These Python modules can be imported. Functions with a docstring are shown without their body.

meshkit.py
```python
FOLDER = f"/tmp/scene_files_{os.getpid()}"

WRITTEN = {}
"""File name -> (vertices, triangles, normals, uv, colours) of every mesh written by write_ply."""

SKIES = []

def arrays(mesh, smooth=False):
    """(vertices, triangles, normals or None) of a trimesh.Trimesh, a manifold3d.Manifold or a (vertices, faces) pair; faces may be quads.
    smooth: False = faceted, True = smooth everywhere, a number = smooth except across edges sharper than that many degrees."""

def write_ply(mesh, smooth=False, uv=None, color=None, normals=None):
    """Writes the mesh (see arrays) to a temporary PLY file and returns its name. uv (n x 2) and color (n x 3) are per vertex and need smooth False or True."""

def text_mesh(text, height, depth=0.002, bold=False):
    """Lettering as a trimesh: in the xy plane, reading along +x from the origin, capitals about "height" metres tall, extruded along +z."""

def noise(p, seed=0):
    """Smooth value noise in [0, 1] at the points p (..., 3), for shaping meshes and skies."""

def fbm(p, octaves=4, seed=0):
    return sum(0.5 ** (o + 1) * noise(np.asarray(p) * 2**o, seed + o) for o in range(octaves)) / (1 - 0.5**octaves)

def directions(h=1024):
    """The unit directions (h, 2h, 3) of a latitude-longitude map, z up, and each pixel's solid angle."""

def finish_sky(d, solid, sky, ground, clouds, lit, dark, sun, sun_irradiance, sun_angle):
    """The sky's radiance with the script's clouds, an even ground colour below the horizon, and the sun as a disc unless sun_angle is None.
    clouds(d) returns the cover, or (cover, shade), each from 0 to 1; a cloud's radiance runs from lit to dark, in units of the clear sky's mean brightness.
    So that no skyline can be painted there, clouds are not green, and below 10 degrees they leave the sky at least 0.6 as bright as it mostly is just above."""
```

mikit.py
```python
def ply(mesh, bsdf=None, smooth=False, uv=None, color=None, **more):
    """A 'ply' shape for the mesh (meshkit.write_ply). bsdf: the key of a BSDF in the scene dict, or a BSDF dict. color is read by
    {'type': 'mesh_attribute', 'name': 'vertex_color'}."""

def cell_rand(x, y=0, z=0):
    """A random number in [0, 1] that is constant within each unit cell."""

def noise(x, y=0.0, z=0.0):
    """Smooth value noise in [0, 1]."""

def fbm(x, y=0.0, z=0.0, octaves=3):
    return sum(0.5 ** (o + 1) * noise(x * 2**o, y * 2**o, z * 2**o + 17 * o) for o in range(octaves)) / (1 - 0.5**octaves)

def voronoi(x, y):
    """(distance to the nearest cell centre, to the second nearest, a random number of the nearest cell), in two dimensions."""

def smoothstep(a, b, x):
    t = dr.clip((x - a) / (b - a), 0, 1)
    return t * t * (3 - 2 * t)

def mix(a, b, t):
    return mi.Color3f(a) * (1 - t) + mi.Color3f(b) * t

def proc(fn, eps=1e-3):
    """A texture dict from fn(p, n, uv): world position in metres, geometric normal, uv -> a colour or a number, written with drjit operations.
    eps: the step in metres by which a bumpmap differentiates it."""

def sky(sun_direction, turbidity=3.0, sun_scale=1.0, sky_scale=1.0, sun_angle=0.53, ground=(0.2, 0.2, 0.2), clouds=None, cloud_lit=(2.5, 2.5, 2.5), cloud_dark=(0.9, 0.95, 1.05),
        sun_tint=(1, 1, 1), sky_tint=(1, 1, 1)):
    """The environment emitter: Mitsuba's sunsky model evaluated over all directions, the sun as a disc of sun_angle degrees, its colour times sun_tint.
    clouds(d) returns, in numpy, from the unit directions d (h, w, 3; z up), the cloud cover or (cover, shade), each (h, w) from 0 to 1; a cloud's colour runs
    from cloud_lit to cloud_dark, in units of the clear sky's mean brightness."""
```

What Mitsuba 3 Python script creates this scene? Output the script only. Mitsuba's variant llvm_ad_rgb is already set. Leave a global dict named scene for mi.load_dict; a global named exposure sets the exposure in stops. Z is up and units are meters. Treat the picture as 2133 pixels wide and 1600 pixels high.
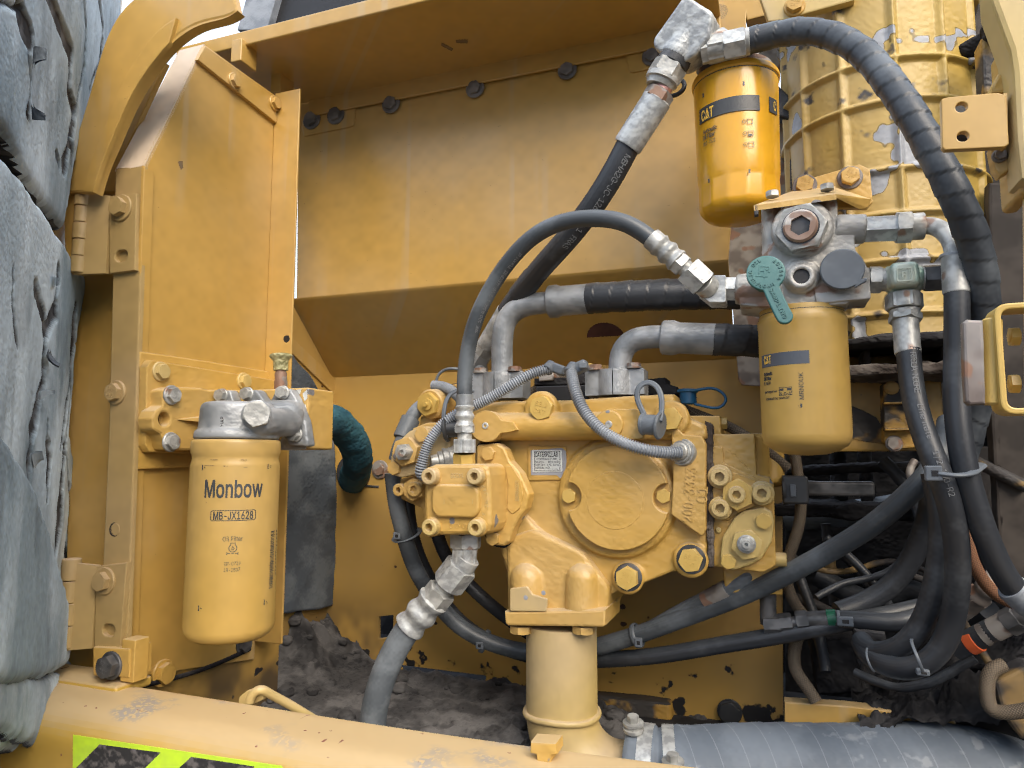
import math, random
import numpy as np, trimesh, drjit as dr, mitsuba as mi, mikit, meshkit
import manifold3d as m3
from mikit import proc, noise, fbm, voronoi, smoothstep, mix, cell_rand
from shapely.geometry import Polygon, LineString, Point, box as sbox
from shapely.ops import unary_union
from shapely import affinity
from scipy.interpolate import CubicSpline

random.seed(7)
scene, labels = {'type': 'scene'}, {}

# ------------------------------------------------------------------ camera, sky, exposure
F = 1480.0                                   # focal length in pixels of the 2133 px wide photograph
CAM = np.array([0.0, 0.0, 1.6])
YAW, PITCH = math.radians(20.0), math.radians(6.1)
FW = np.array([-math.sin(YAW) * math.cos(PITCH), math.cos(YAW) * math.cos(PITCH), math.sin(PITCH)])
RT = np.array([math.cos(YAW), math.sin(YAW), 0.0])
UP = np.cross(RT, FW)
T4 = mi.ScalarTransform4f
scene['camera'] = {'type': 'perspective', 'fov_axis': 'x', 'fov': 2 * math.degrees(math.atan(1066.5 / F)),
                   'near_clip': 0.02, 'far_clip': 3000.0,
                   'to_world': T4().look_at(origin=CAM.tolist(), target=(CAM + FW).tolist(), up=[0, 0, 1])}
scene['sky'] = mikit.sky((0.50, -0.60, 0.62), turbidity=4, sun_scale=0.30, sun_angle=40, clouds=lambda d: (1.0 + 0 * d[..., 2], 1 - np.clip(d[..., 2], 0, 1)),   # overcast: the zenith about three times as bright as the horizon
                        
                         cloud_lit=(1.35, 1.54, 1.85), cloud_dark=(0.60, 0.69, 0.83), sun_tint=(0.94, 1.0, 1.12), ground=(0.12, 0.12, 0.12))
exposure = 3.7

# ------------------------------------------------------------------ from the photograph's layout to metres
def ray(px, py):
    return RT * ((px - 1066.5) / F) - UP * ((py - 800.0) / F) + FW
def at(px, py, Y):                            # the point seen at (px, py) on the upright plane y = Y
    d = ray(px, py); return CAM + d * (Y / d[1])
def at_x(px, py, X):
    d = ray(px, py); return CAM + d * (X / d[0])
def at_z(px, py, Z):
    d = ray(px, py); return CAM + d * ((Z - CAM[2]) / d[2])
def mpp(px, py, Y):                           # metres per pixel there
    return Y / ray(px, py)[1] / F
def ats(pts):
    return np.array([at(*p) for p in pts])

# ------------------------------------------------------------------ mesh helpers
def unit(v):
    v = np.asarray(v, float); return v / np.linalg.norm(v)
def frame(axis):
    a = unit(axis)
    h = np.array([0, 0, 1.0]) if abs(a[2]) < 0.9 else np.array([0, 1.0, 0])
    x = unit(np.cross(h, a)); return x, np.cross(a, x), a
def tm(v, f):
    m = trimesh.Trimesh(np.asarray(v, float), np.asarray(f, int), process=False)
    return m
def man(m):
    q = m.to_mesh(); return tm(np.array(q.vert_properties)[:, :3], np.array(q.tri_verts))
def put(mesh, o, ex, ey, ez):
    v = np.asarray(mesh.vertices); w = np.asarray(o) + v[:, :1] * np.asarray(ex) + v[:, 1:2] * np.asarray(ey) + v[:, 2:3] * np.asarray(ez)
    m = tm(w, mesh.faces)
    if np.dot(np.cross(ex, ey), ez) < 0: m.invert()
    return m
def join(*ms):
    flat = []
    for m in ms: flat += m if isinstance(m, list) else [m]
    return trimesh.util.concatenate(flat)
def spline(pts, step=0.004):
    P = np.asarray(pts, float)
    if len(P) == 2:
        n = max(2, int(np.linalg.norm(P[1] - P[0]) / step)); return P[0] + np.linspace(0, 1, n + 1)[:, None] * (P[1] - P[0])
    s = np.concatenate([[0], np.cumsum(np.linalg.norm(np.diff(P, axis=0), axis=1) ** 0.75)])
    c = CubicSpline(s, P, bc_type='natural'); q = c(np.linspace(0, s[-1], 600))
    L = np.concatenate([[0], np.cumsum(np.linalg.norm(np.diff(q, axis=0), axis=1))])
    n = max(3, int(L[-1] / step)); t = np.linspace(0, L[-1], n + 1)
    return np.stack([np.interp(t, L, q[:, k]) for k in range(3)], 1)
def tube(path, r, n=18, caps=True, squash=None):
    """Swept circle; r is a number, an array along the path or a function r(s, theta). uv = (turn, metres along)."""
    P = np.asarray(path, float); N = len(P)
    t = np.gradient(P, axis=0); t /= np.linalg.norm(t, axis=1, keepdims=True)
    x = frame(t[0])[0]; X = [x]
    for i in range(1, N):
        x = x - t[i] * np.dot(x, t[i]); x = x / np.linalg.norm(x); X.append(x)
    X = np.array(X); Yv = np.cross(t, X)
    s = np.concatenate([[0], np.cumsum(np.linalg.norm(np.diff(P, axis=0), axis=1))])
    th = np.linspace(0, 2 * np.pi, n + 1)
    S, TH = np.meshgrid(s, th, indexing='ij')
    R = r(S, TH) if callable(r) else (np.asarray(r, float)[:, None] + 0 * S if np.ndim(r) else r + 0 * S)
    V = P[:, None] + R[..., None] * (np.cos(TH)[..., None] * X[:, None] + np.sin(TH)[..., None] * Yv[:, None])
    uv = np.stack([TH / (2 * np.pi), S], -1).reshape(-1, 2); V = V.reshape(-1, 3)
    i, j = np.meshgrid(np.arange(N - 1), np.arange(n), indexing='ij'); a = (i * (n + 1) + j).ravel()
    f = np.vstack([np.stack([a, a + 1, a + n + 2], 1), np.stack([a, a + n + 2, a + n + 1], 1)])
    if caps:
        for row, flip in ((0, True), (N - 1, False)):
            k = len(V); ring = V[row * (n + 1): row * (n + 1) + n]
            V = np.vstack([V, ring, P[row]]); uv = np.vstack([uv, np.zeros((n + 1, 2))])
            g = np.array([[k + q, k + (q + 1) % n, k + n] for q in range(n)])
            f = np.vstack([f, g[:, ::-1] if flip else g])
    m = tm(V, f)
    if m.volume < 0: m.invert()
    m.metadata['uv'] = uv
    return m
def lathe(p0, axis, prof, n=40):
    """prof: (height along axis, radius); closed at both ends."""
    x, y, a = frame(axis); p0 = np.asarray(p0, float)
    prof = list(prof)
    if prof[0][1] > 1e-9: prof = [(prof[0][0], 0)] + prof
    if prof[-1][1] > 1e-9: prof = prof + [(prof[-1][0], 0)]
    th = np.linspace(0, 2 * np.pi, n, endpoint=False)
    V = [p0 + a * h + rr * (np.cos(q) * x + np.sin(q) * y) for h, rr in prof for q in th]
    f = []
    for i in range(len(prof) - 1):
        for j in range(n):
            a0, b0 = i * n + j, i * n + (j + 1) % n
            if prof[i][1] > 1e-9: f.append([a0, b0, b0 + n])
            if prof[i + 1][1] > 1e-9: f.append([a0, b0 + n, a0 + n])
    m = tm(V, f); m.merge_vertices()
    if m.volume < 0: m.invert()
    return m
def lathe2(p0, p1, prof, n=40):
    """prof: (fraction of the way, radius)."""
    p0, p1 = np.asarray(p0, float), np.asarray(p1, float); L = np.linalg.norm(p1 - p0)
    return lathe(p0, p1 - p0, [(t * L, r) for t, r in prof], n)
def cyl(p0, p1, r, c=None, n=32):
    L = np.linalg.norm(np.asarray(p1) - np.asarray(p0)); c = min(r, L) * 0.12 if c is None else c
    return lathe(p0, np.asarray(p1) - np.asarray(p0), [(0, r - c), (c, r), (L - c, r), (L, r - c)], n)
_hex = {}
def hexm(p0, axis, r, h, rot=0.0, both=False, sides=6):
    key = (round(r, 5), round(h, 5), both, sides)
    if key not in _hex:
        c = min(0.075 * r, h * 0.4); q = 0.87 * r
        prof = [(0, 0), (r if not both else q, 0)] + ([(r * 1.001, c)] if both else []) + [(r * 1.001, h - c), (q, h), (0, h)]
        _hex[key] = man(m3.Manifold.cylinder(h, r, r, sides) ^ m3.Manifold.revolve(m3.CrossSection([prof]), 36))
    x, y, a = frame(axis); c, s = math.cos(rot), math.sin(rot)
    return put(_hex[key], p0, x * c + y * s, y * c - x * s, a)
def hex2(p0, p1, r, rot=0.0, both=True):
    p0, p1 = np.asarray(p0), np.asarray(p1); return hexm(p0, p1 - p0, r, np.linalg.norm(p1 - p0), rot, both)
def socket_head(p0, axis, r, h, hole=0.55, rot=0.2):
    c = r * 0.12
    b = m3.Manifold.revolve(m3.CrossSection([[(0, 0), (r, 0), (r, h - c), (r - c, h), (0, h)]]), 32)
    b = b - m3.Manifold.cylinder(h, r * hole, r * hole, 6).translate([0, 0, h * 0.08])
    x, y, a = frame(axis); cc, s = math.cos(rot), math.sin(rot)
    return put(man(b), p0, x * cc + y * s, y * cc - x * s, a)
def ring_miter(p, d):
    p = np.asarray(p, float); a, b = np.roll(p, 1, 0), np.roll(p, -1, 0)
    e0 = p - a; e1 = b - p
    n0 = np.stack([e0[:, 1], -e0[:, 0]], 1); n1 = np.stack([e1[:, 1], -e1[:, 0]], 1)
    n0 /= np.maximum(np.linalg.norm(n0, axis=1, keepdims=True), 1e-12); n1 /= np.maximum(np.linalg.norm(n1, axis=1, keepdims=True), 1e-12)
    m = n0 + n1; q = np.maximum((m * n0).sum(1, keepdims=True), 0.5)
    return p - m / q * d
def bevel(poly, t, b=0.0015, seg=2):
    """Polygon (shapely, xy) extruded from z = 0 to z = t with a rounded edge of size b round its upper rim and holes."""
    if poly.geom_type == 'MultiPolygon': return join([bevel(g, t, b, seg) for g in poly.geoms])
    poly = Polygon(poly.exterior.simplify(1e-5).coords, [h.simplify(1e-5).coords for h in poly.interiors])
    rings = []
    for k, r in enumerate([poly.exterior] + list(poly.interiors)):
        c = np.array(r.coords)[:-1]
        if (r.is_ccw) != (k == 0): c = c[::-1]
        rings.append(c)
    V, Fc = [], []
    for _ in range(8):
        q = [ring_miter(c, b) for c in rings]; pg = Polygon(q[0], q[1:])
        if pg.is_valid and pg.geom_type == 'Polygon' and pg.area > 0.3 * poly.area and Polygon(q[0]).exterior.is_ccw: break
        b *= 0.5
    lv = [(0.0, 0.0), (t - b, 0.0)] + [(t - b + b * math.sin(a), b * (1 - math.cos(a))) for a in np.linspace(0, math.pi / 2, seg + 1)[1:]]
    tops, bots = [], []
    for c in rings:
        n = len(c); base = sum(len(v) for v in V)
        for i, (z, d) in enumerate(lv):
            q = ring_miter(c, d) if d else c
            V.append(np.column_stack([q, np.full(n, z)]))
            if i == len(lv) - 1: tops.append(q)
        for i in range(len(lv) - 1):
            for j in range(n):
                a0, b0 = base + i * n + j, base + i * n + (j + 1) % n
                Fc += [[a0, b0, b0 + n], [a0, b0 + n, a0 + n]]
    for z, loops in ((t, tops), (0.0, rings)):
        pg = Polygon(loops[0], loops[1:])
        if not pg.is_valid: pg = max(getattr(pg.buffer(0), 'geoms', [pg.buffer(0)]), key=lambda w: w.area)
        v2, f2 = trimesh.creation.triangulate_polygon(pg, engine='earcut')
        k = sum(len(v) for v in V); V.append(np.column_stack([v2, np.full(len(v2), z)]))
        f2 = np.asarray(f2); e = v2[f2]
        ar = (e[:, 1, 0] - e[:, 0, 0]) * (e[:, 2, 1] - e[:, 0, 1]) - (e[:, 1, 1] - e[:, 0, 1]) * (e[:, 2, 0] - e[:, 0, 0])
        f2 = np.where((ar < 0)[:, None], f2[:, ::-1], f2)
        Fc += (k + (f2 if z else f2[:, ::-1])).tolist()
    return tm(np.vstack(V), Fc)
def rnd(poly, r, n=4):
    """Corners rounded by r."""
    return poly.buffer(-r, quad_segs=n).buffer(2 * r, quad_segs=n).buffer(-r, quad_segs=n) if r else poly
def slab_y(px, Y, t, b=0.002, r=0.0, holes=()):
    """A plate whose face is the outline px (photo pixels) on the plane y = Y, going t metres back."""
    P = Polygon([at(x, y, Y)[[0, 2]] for x, y in px]).buffer(0)
    P = rnd(P, r)
    for hx, hy, hr in holes:
        P = P.difference(Point(*at(hx, hy, Y)[[0, 2]]).buffer(hr * mpp(hx, hy, Y), quad_segs=6))
    return put(bevel(P, t, b), [0, Y + t, 0], [1, 0, 0], [0, 0, 1], [0, -1, 0])
def slab_x(pts, X, t, b=0.0015, r=0.0, holes=()):
    """A plate in the plane x = X (face towards +x), outline given as (y, z) metres, going t back to -x."""
    P = rnd(Polygon(pts).buffer(0), r)
    for hy, hz, hr in holes: P = P.difference(Point(hy, hz).buffer(hr, quad_segs=6))
    return put(bevel(P, t, b), [X - t, 0, 0], [0, 1, 0], [0, 0, 1], [1, 0, 0])
def slab(poly, o, ex, ey, ez, t, b=0.0015):
    """poly in (ex, ey) at o; the face looks along ez; t metres thick behind it."""
    return put(bevel(poly, t, b), np.asarray(o) - np.asarray(ez) * t, ex, ey, ez)
def rbox(c, size, ex=(1, 0, 0), ey=(0, 1, 0), ez=(0, 0, 1), b=0.003):
    h = np.array(size) / 2.0; b = min(b, h.min() * 0.95)
    s = m3.Manifold.sphere(b, 12)
    q = m3.Manifold.batch_hull([s.translate([sx * (h[0] - b), sy * (h[1] - b), sz * (h[2] - b)]) for sx in (-1, 1) for sy in (-1, 1) for sz in (-1, 1)])
    return put(man(q), c, np.asarray(ex), np.asarray(ey), np.asarray(ez))
def seam(pts, r, n=8):
    return tube(spline(pts, 0.004), r, n)
def lumps(m, amp, freq, seed=0, size=None):
    """Uneven surface: vertices moved along the normal by noise."""
    if size:
        v, f = trimesh.remesh.subdivide_to_size(m.vertices, m.faces, size, max_iter=14); m = tm(v, f)
    m.merge_vertices(); n = np.array(m.vertex_normals)
    d = (meshkit.fbm(m.vertices * freq, 4, seed) - 0.5) * 2 * amp
    return tm(m.vertices + n * d[:, None], m.faces)
def text(txt, height, depth=0.0006, bold=False, sx=1.0):
    m = meshkit.text_mesh(txt, height, depth, bold); m.apply_translation([-m.bounds[:, 0].mean(), -height / 2, 0]); m.apply_scale([sx, 1, 1])
    return m
def fit_text(txt, height, width, depth=0.0006, bold=False):
    m = text(txt, height, depth, bold); m.apply_scale([width / (m.bounds[1, 0] - m.bounds[0, 0]), 1, 1]); return m
def wrap(m, base, r, ang, h, lift=0.0003, size=0.004, x0=0.0):
    """Lays a flat mesh (x = round the cylinder, y = up) on an upright cylinder through base, centred at angle ang and height h."""
    v, f = trimesh.remesh.subdivide_to_size(m.vertices, m.faces, size, max_iter=12)
    a = ang + (v[:, 0] + x0) / r; q = r + lift + v[:, 2]
    return tm(np.column_stack([base[0] + q * np.cos(a), base[1] + q * np.sin(a), base[2] + h + v[:, 1]]), f)

# ------------------------------------------------------------------ entries of the scene
def taken(key):
    return key in scene or key in labels or any(k.startswith(key + '__') for k in scene)
def numbered(key):
    if not taken(key): return key
    i = 1
    while taken('%s_%03d' % (key, i)): i += 1
    return '%s_%03d' % (key, i)
def emit(key, mesh, bsdf, smooth=35):
    if isinstance(mesh, list): mesh = join(mesh)
    uv = mesh.metadata.get('uv') if mesh.metadata else None
    if uv is not None and len(uv) == len(mesh.vertices): scene[key] = mikit.ply(mesh, bsdf, smooth=True, uv=uv)
    elif mesh.metadata and mesh.metadata.get('color') is not None: scene[key] = mikit.ply(mesh, bsdf, smooth=True, color=mesh.metadata['color'])
    else: scene[key] = mikit.ply(mesh, bsdf, smooth=smooth)
class Thing:
    def __init__(self, name, label, cat, group=None, kind=None):
        self.k = numbered(name); labels[self.k] = {'label': label, 'category': cat}
        if group: labels[self.k]['group'] = group
        if kind: labels[self.k]['kind'] = kind
    def part(self, name, mesh, bsdf, smooth=35, under=None, label=None, kind=None):
        key = numbered((under or self.k) + '__' + name); emit(key, mesh, bsdf, smooth)
        e = {}
        if label: e['label'] = label
        if kind: e['kind'] = kind
        if e: labels[key] = e
        return key
    def bolt(self, px, py, Y, rpx, mat='cast', axis=(0, -1, 0), washer=1.25, wmat=None, h=0.62, rot=0.3, mark=True, name='bolt', o=None, r=None, under=None):
        o = at(px, py, Y) if o is None else np.asarray(o, float); r = rpx * mpp(px, py, Y) if r is None else r
        a = unit(axis); t = 0.0026 if washer else 0.0
        head = [hexm(o + a * (t - 0.0004), a, r, r * h, rot)]
        if mark:
            x, y, _ = frame(a); c, s = math.cos(rot), math.sin(rot)
            for k, (tx, yy) in enumerate((('S8.2', 0.26), ('CAT', -0.24))):
                tx_ = text(tx, r * 0.36, r * 0.07)
                ex, ey = -x * 1.0, y
                ex, ey = ex * c + ey * s, ey * c - ex * s
                if np.dot(np.cross(ex, ey), a) < 0: ex = -ex
                head.append(put(tx_, o + a * (t - 0.0006 + r * h) + ey * yy * r * 1.2, ex, ey, a))
        k = self.part(name, head, mat, 30, under)
        if washer:
            if under: scene_key = self.part('washer', lathe(o, a, [(0, r * washer), (t * 0.7, r * washer), (t, r * washer - t * 0.3)], 32), wmat or mat, 30, under)
            else: self.part('washer', lathe(o, a, [(0, r * washer), (t * 0.7, r * washer), (t, r * washer - t * 0.3)], 32), wmat or mat, 30, k)
        return k
class Sub(Thing):
    """A part of a thing that has pieces of its own (thing > part > sub-part)."""
    def __init__(self, T, name, label=None):
        self.k = numbered(T.k + '__' + name)
        labels[self.k] = {'label': label} if label else {}
    def bolt(self, px, py, Y, rpx, mat='cast', axis=(0, -1, 0), washer=1.25, wmat=None, h=0.62, rot=0.3, mark=True, name='bolt', o=None, r=None, under=None):
        o = at(px, py, Y) if o is None else np.asarray(o, float); r = rpx * mpp(px, py, Y) if r is None else r
        a = unit(axis); t = 0.0026 if washer else 0.0
        return self.part(name, [hexm(o + a * (t - 0.0004), a, r, r * h, rot)] + ([lathe(o, a, [(0, r * washer), (t * 0.7, r * washer), (t, r * washer - t * 0.3)], 32)] if washer else []), mat, 30)
def single(name, mesh, bsdf, label, cat, group=None, smooth=35, kind=None):
    k = numbered(name); emit(k, mesh, bsdf, smooth); labels[k] = {'label': label}
    if cat: labels[k]['category'] = cat
    if group: labels[k]['group'] = group
    if kind: labels[k]['kind'] = kind
    return k

# ------------------------------------------------------------------ materials
def rgb(c): return {'type': 'rgb', 'value': list(c)} if not isinstance(c, dict) else c
def mat(name, base, rough=0.5, metal=0.0, spec=0.5, bump=None, scale=1.0, **kw):
    b = {'type': 'principled', 'base_color': rgb(base), 'roughness': rough, 'metallic': metal, 'specular': spec, **kw}
    if bump is not None: b = {'type': 'bumpmap', 'height': bump, 'scale': scale, 'bsdf': b}
    scene[name] = {'type': 'twosided', 'bsdf': b}
YEL, DUST = (0.42, 0.257, 0.0644), (0.40, 0.31, 0.19)
def paint_fn(base=YEL, dust=DUST, up=0.5, film=0.35, chip=0.0, chipc=(0.1, 0.09, 0.09), spots=0.0):
    def fn(p, n, uv):
        a = fbm(p.x * 7, p.y * 7, p.z * 5, octaves=3); b = fbm(p.x * 60 + 3, p.y * 60, p.z * 60, octaves=2)
        t = film * smoothstep(0.38, 0.68, a) + up * smoothstep(0.25, 0.95, n.z + 0.35 * (b - 0.5))
        c = mix(base, dust, dr.clip(t, 0, 0.92))
        c = c * (0.92 + 0.16 * b)
        if spots:
            st = smoothstep(0.60, 0.82, fbm((p.x + p.y) * 55, p.z * 2.2, 3.1, octaves=3)) * smoothstep(0.35, 0.6, a)
            c = mix(c, dust, 0.45 * st)
        if chip:
            d = fbm(p.x * 38 + 9, p.y * 38, p.z * 38, octaves=3)
            c = mix(c, chipc, smoothstep(chip, chip + 0.02, d))
        if spots:
            d = noise(p.x * 210, p.y * 210, p.z * 210)
            c = mix(c, (0.10, 0.055, 0.03), smoothstep(spots, spots + 0.04, d) * 0.85)
        return c
    return proc(fn)
peel = proc(lambda p, n, uv: 0.0010 * noise(p.x * 230, p.y * 230, p.z * 230) + 0.0008 * noise(p.x * 75, p.y * 75, p.z * 75), eps=6e-4)
fine = proc(lambda p, n, uv: 0.0012 * noise(p.x * 24, p.y * 24, p.z * 24), eps=8e-4)
gritty = proc(lambda p, n, uv: 0.0012 * fbm(p.x * 260, p.y * 260, p.z * 260, octaves=2), eps=5e-4)
mat('panel', paint_fn(up=0.5, film=0.22, spots=0.972), 0.27, spec=0.55, bump=fine, scale=0.4)
mat('post_paint', paint_fn(base=(0.33, 0.228, 0.0897), dust=(0.34, 0.25, 0.165), up=0.6, film=0.4), 0.5)
mat('cast', paint_fn(base=(0.45, 0.276, 0.0644), up=0.65, film=0.26, chip=0.79, chipc=(0.16, 0.155, 0.16)), 0.40, bump=peel, scale=0.65)
mat('bolt_paint', (0.47, 0.32, 0.0862), 0.35)
mat('pale_paint', paint_fn(base=(0.45, 0.333, 0.121), up=0.6, film=0.7), 0.42)
mat('bright_filter', paint_fn(base=(0.62, 0.315, 0.0115), dust=(0.50, 0.32, 0.08), up=0.3, film=0.25), 0.22, clearcoat=0.6, clearcoat_gloss=0.85)
mat('soft_filter', paint_fn(base=(0.411, 0.264, 0.0686), dust=(0.44, 0.31, 0.14), up=0.5, film=0.3), 0.36)
def metal_fn(a, b, f=70.0, rust=0.0):
    def fn(p, n, uv):
        t = fbm(p.x * f, p.y * f, p.z * f, octaves=3); c = mix(a, b, smoothstep(0.32, 0.68, t))
        if rust: c = mix(c, (0.22, 0.10, 0.05), 0.7 * smoothstep(rust, rust + 0.08, fbm(p.x * 45 + 5, p.y * 45, p.z * 45, octaves=3)))
        return c
    return proc(fn)
mat('zinc', metal_fn((0.27, 0.275, 0.265), (0.46, 0.465, 0.45), 90, rust=0.70), 0.45, metal=0.35, bump=gritty, scale=0.35)
mat('alu', metal_fn((0.20, 0.215, 0.23), (0.33, 0.345, 0.36), 40), 0.5, metal=0.35, bump=gritty, scale=0.6)
mat('block', metal_fn((0.27, 0.265, 0.25), (0.45, 0.445, 0.425), 34, rust=0.62), 0.5, metal=0.25, bump=gritty, scale=0.6)
mat('dark_steel', metal_fn((0.05, 0.052, 0.055), (0.12, 0.12, 0.125), 60), 0.45, metal=0.4)
mat('old_steel', metal_fn((0.15, 0.13, 0.12), (0.30, 0.28, 0.26), 50, rust=0.55), 0.55, metal=0.3)
mat('copper', (0.55, 0.30, 0.26), 0.35, metal=0.7)
def rub(a, b, lo, hi, up):
    def fn(p, n, uv):
        t = fbm(p.x * 25, p.y * 25, p.z * 25, octaves=3) + 0.12 * (noise(p.x * 300, p.y * 300, p.z * 300) - 0.5)
        return mix(a, b, dr.clip(smoothstep(lo, hi, t) * 0.6 + up * smoothstep(0.0, 1.0, n.z), 0, 1))
    return proc(fn)
mat('rubber', rub((0.022, 0.025, 0.031), (0.085, 0.094, 0.105), 0.45, 0.85, 0.35), 0.42)
mat('rubber_grey', rub((0.075, 0.088, 0.102), (0.20, 0.225, 0.25), 0.35, 0.75, 0.5), 0.5)
_rp = rub((0.095, 0.118, 0.150), (0.155, 0.185, 0.225), 0.35, 0.75, 0.3)
_rpf = mikit._FUNCTIONS[_rp['fn']]
def wrapline_fn(p, n, uv):          # the wrap lines and dust specks of the big hose, along its length
    q = (uv.y + 0.012 * dr.cos(2 * dr.pi * uv.x)) / 0.0285
    c = mix(_rpf(p, n, uv), (0.36, 0.38, 0.41), 0.22 * smoothstep(0.030, 0.012, dr.abs(q - dr.floor(q) - 0.5)))
    return mix(c, (0.38, 0.40, 0.42), 0.3 * smoothstep(0.66, 0.76, fbm(p.x * 55, p.y * 55, p.z * 55, octaves=4)))
mat('rubber_pale', proc(wrapline_fn), 0.6)
mat('conduit', rub((0.17, 0.19, 0.22), (0.33, 0.36, 0.40), 0.35, 0.7, 0.4), 0.45)
mat('black', (0.012, 0.012, 0.014), 0.5)
mat('black_plastic', (0.035, 0.037, 0.04), 0.4)
mat('grey_plastic', rub((0.09, 0.105, 0.125), (0.17, 0.19, 0.21), 0.4, 0.8, 0.2), 0.45)
mat('ink', (0.045, 0.047, 0.05), 0.45)
mat('logo_yellow', (0.80, 0.50, 0.08), 0.35)
mat('hose_print', (0.15, 0.16, 0.17), 0.6)
mat('teal', rub((0.035, 0.13, 0.13), (0.08, 0.20, 0.19), 0.4, 0.7, 0.2), 0.4)
mat('blue', rub((0.010, 0.075, 0.16), (0.05, 0.14, 0.22), 0.4, 0.8, 0.2), 0.4)
mat('blue_foam', rub((0.008, 0.05, 0.075), (0.03, 0.11, 0.14), 0.4, 0.7, 0.1), 0.75, bump=gritty, scale=2.0)
mat('label_orange', (0.55, 0.10, 0.03), 0.5)
mat('label_green', (0.01, 0.10, 0.055), 0.4)
def foam_fn(p, n, uv):
    a = fbm(p.x * 9, p.y * 9, p.z * 4, octaves=4); b = fbm(p.x * 50, p.y * 50, p.z * 14 + 4, octaves=3)
    c = mix((0.20, 0.24, 0.275), (0.37, 0.43, 0.475), smoothstep(0.3, 0.62, a))
    return mix(c, (0.12, 0.13, 0.14), 0.65 * smoothstep(0.58, 0.74, b))
mat('foam', proc(foam_fn), 0.75, spec=0.3, bump=proc(lambda p, n, uv: 0.004 * fbm(p.x * 45, p.y * 45, p.z * 22, octaves=2), eps=8e-4), scale=0.8)
mat('foam_core', rub((0.022, 0.023, 0.025), (0.10, 0.10, 0.105), 0.35, 0.7, 0.0), 0.9, bump=gritty, scale=3.0)
mat('foam_dark', rub((0.06, 0.075, 0.095), (0.15, 0.175, 0.20), 0.35, 0.7, 0.1), 0.8, bump=gritty, scale=2.0)
def dirt_fn(a, b):
    return proc(lambda p, n, uv: mix(a, b, dr.clip(smoothstep(0.35, 0.7, fbm(p.x * 30, p.y * 30, p.z * 30, octaves=4)) * 0.7 + 0.3 * smoothstep(0.5, 1.0, n.z), 0, 1)))
mat('dirt', dirt_fn((0.030, 0.030, 0.032), (0.125, 0.123, 0.125)), 0.95, spec=0.1, bump=gritty, scale=3.0)
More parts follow.
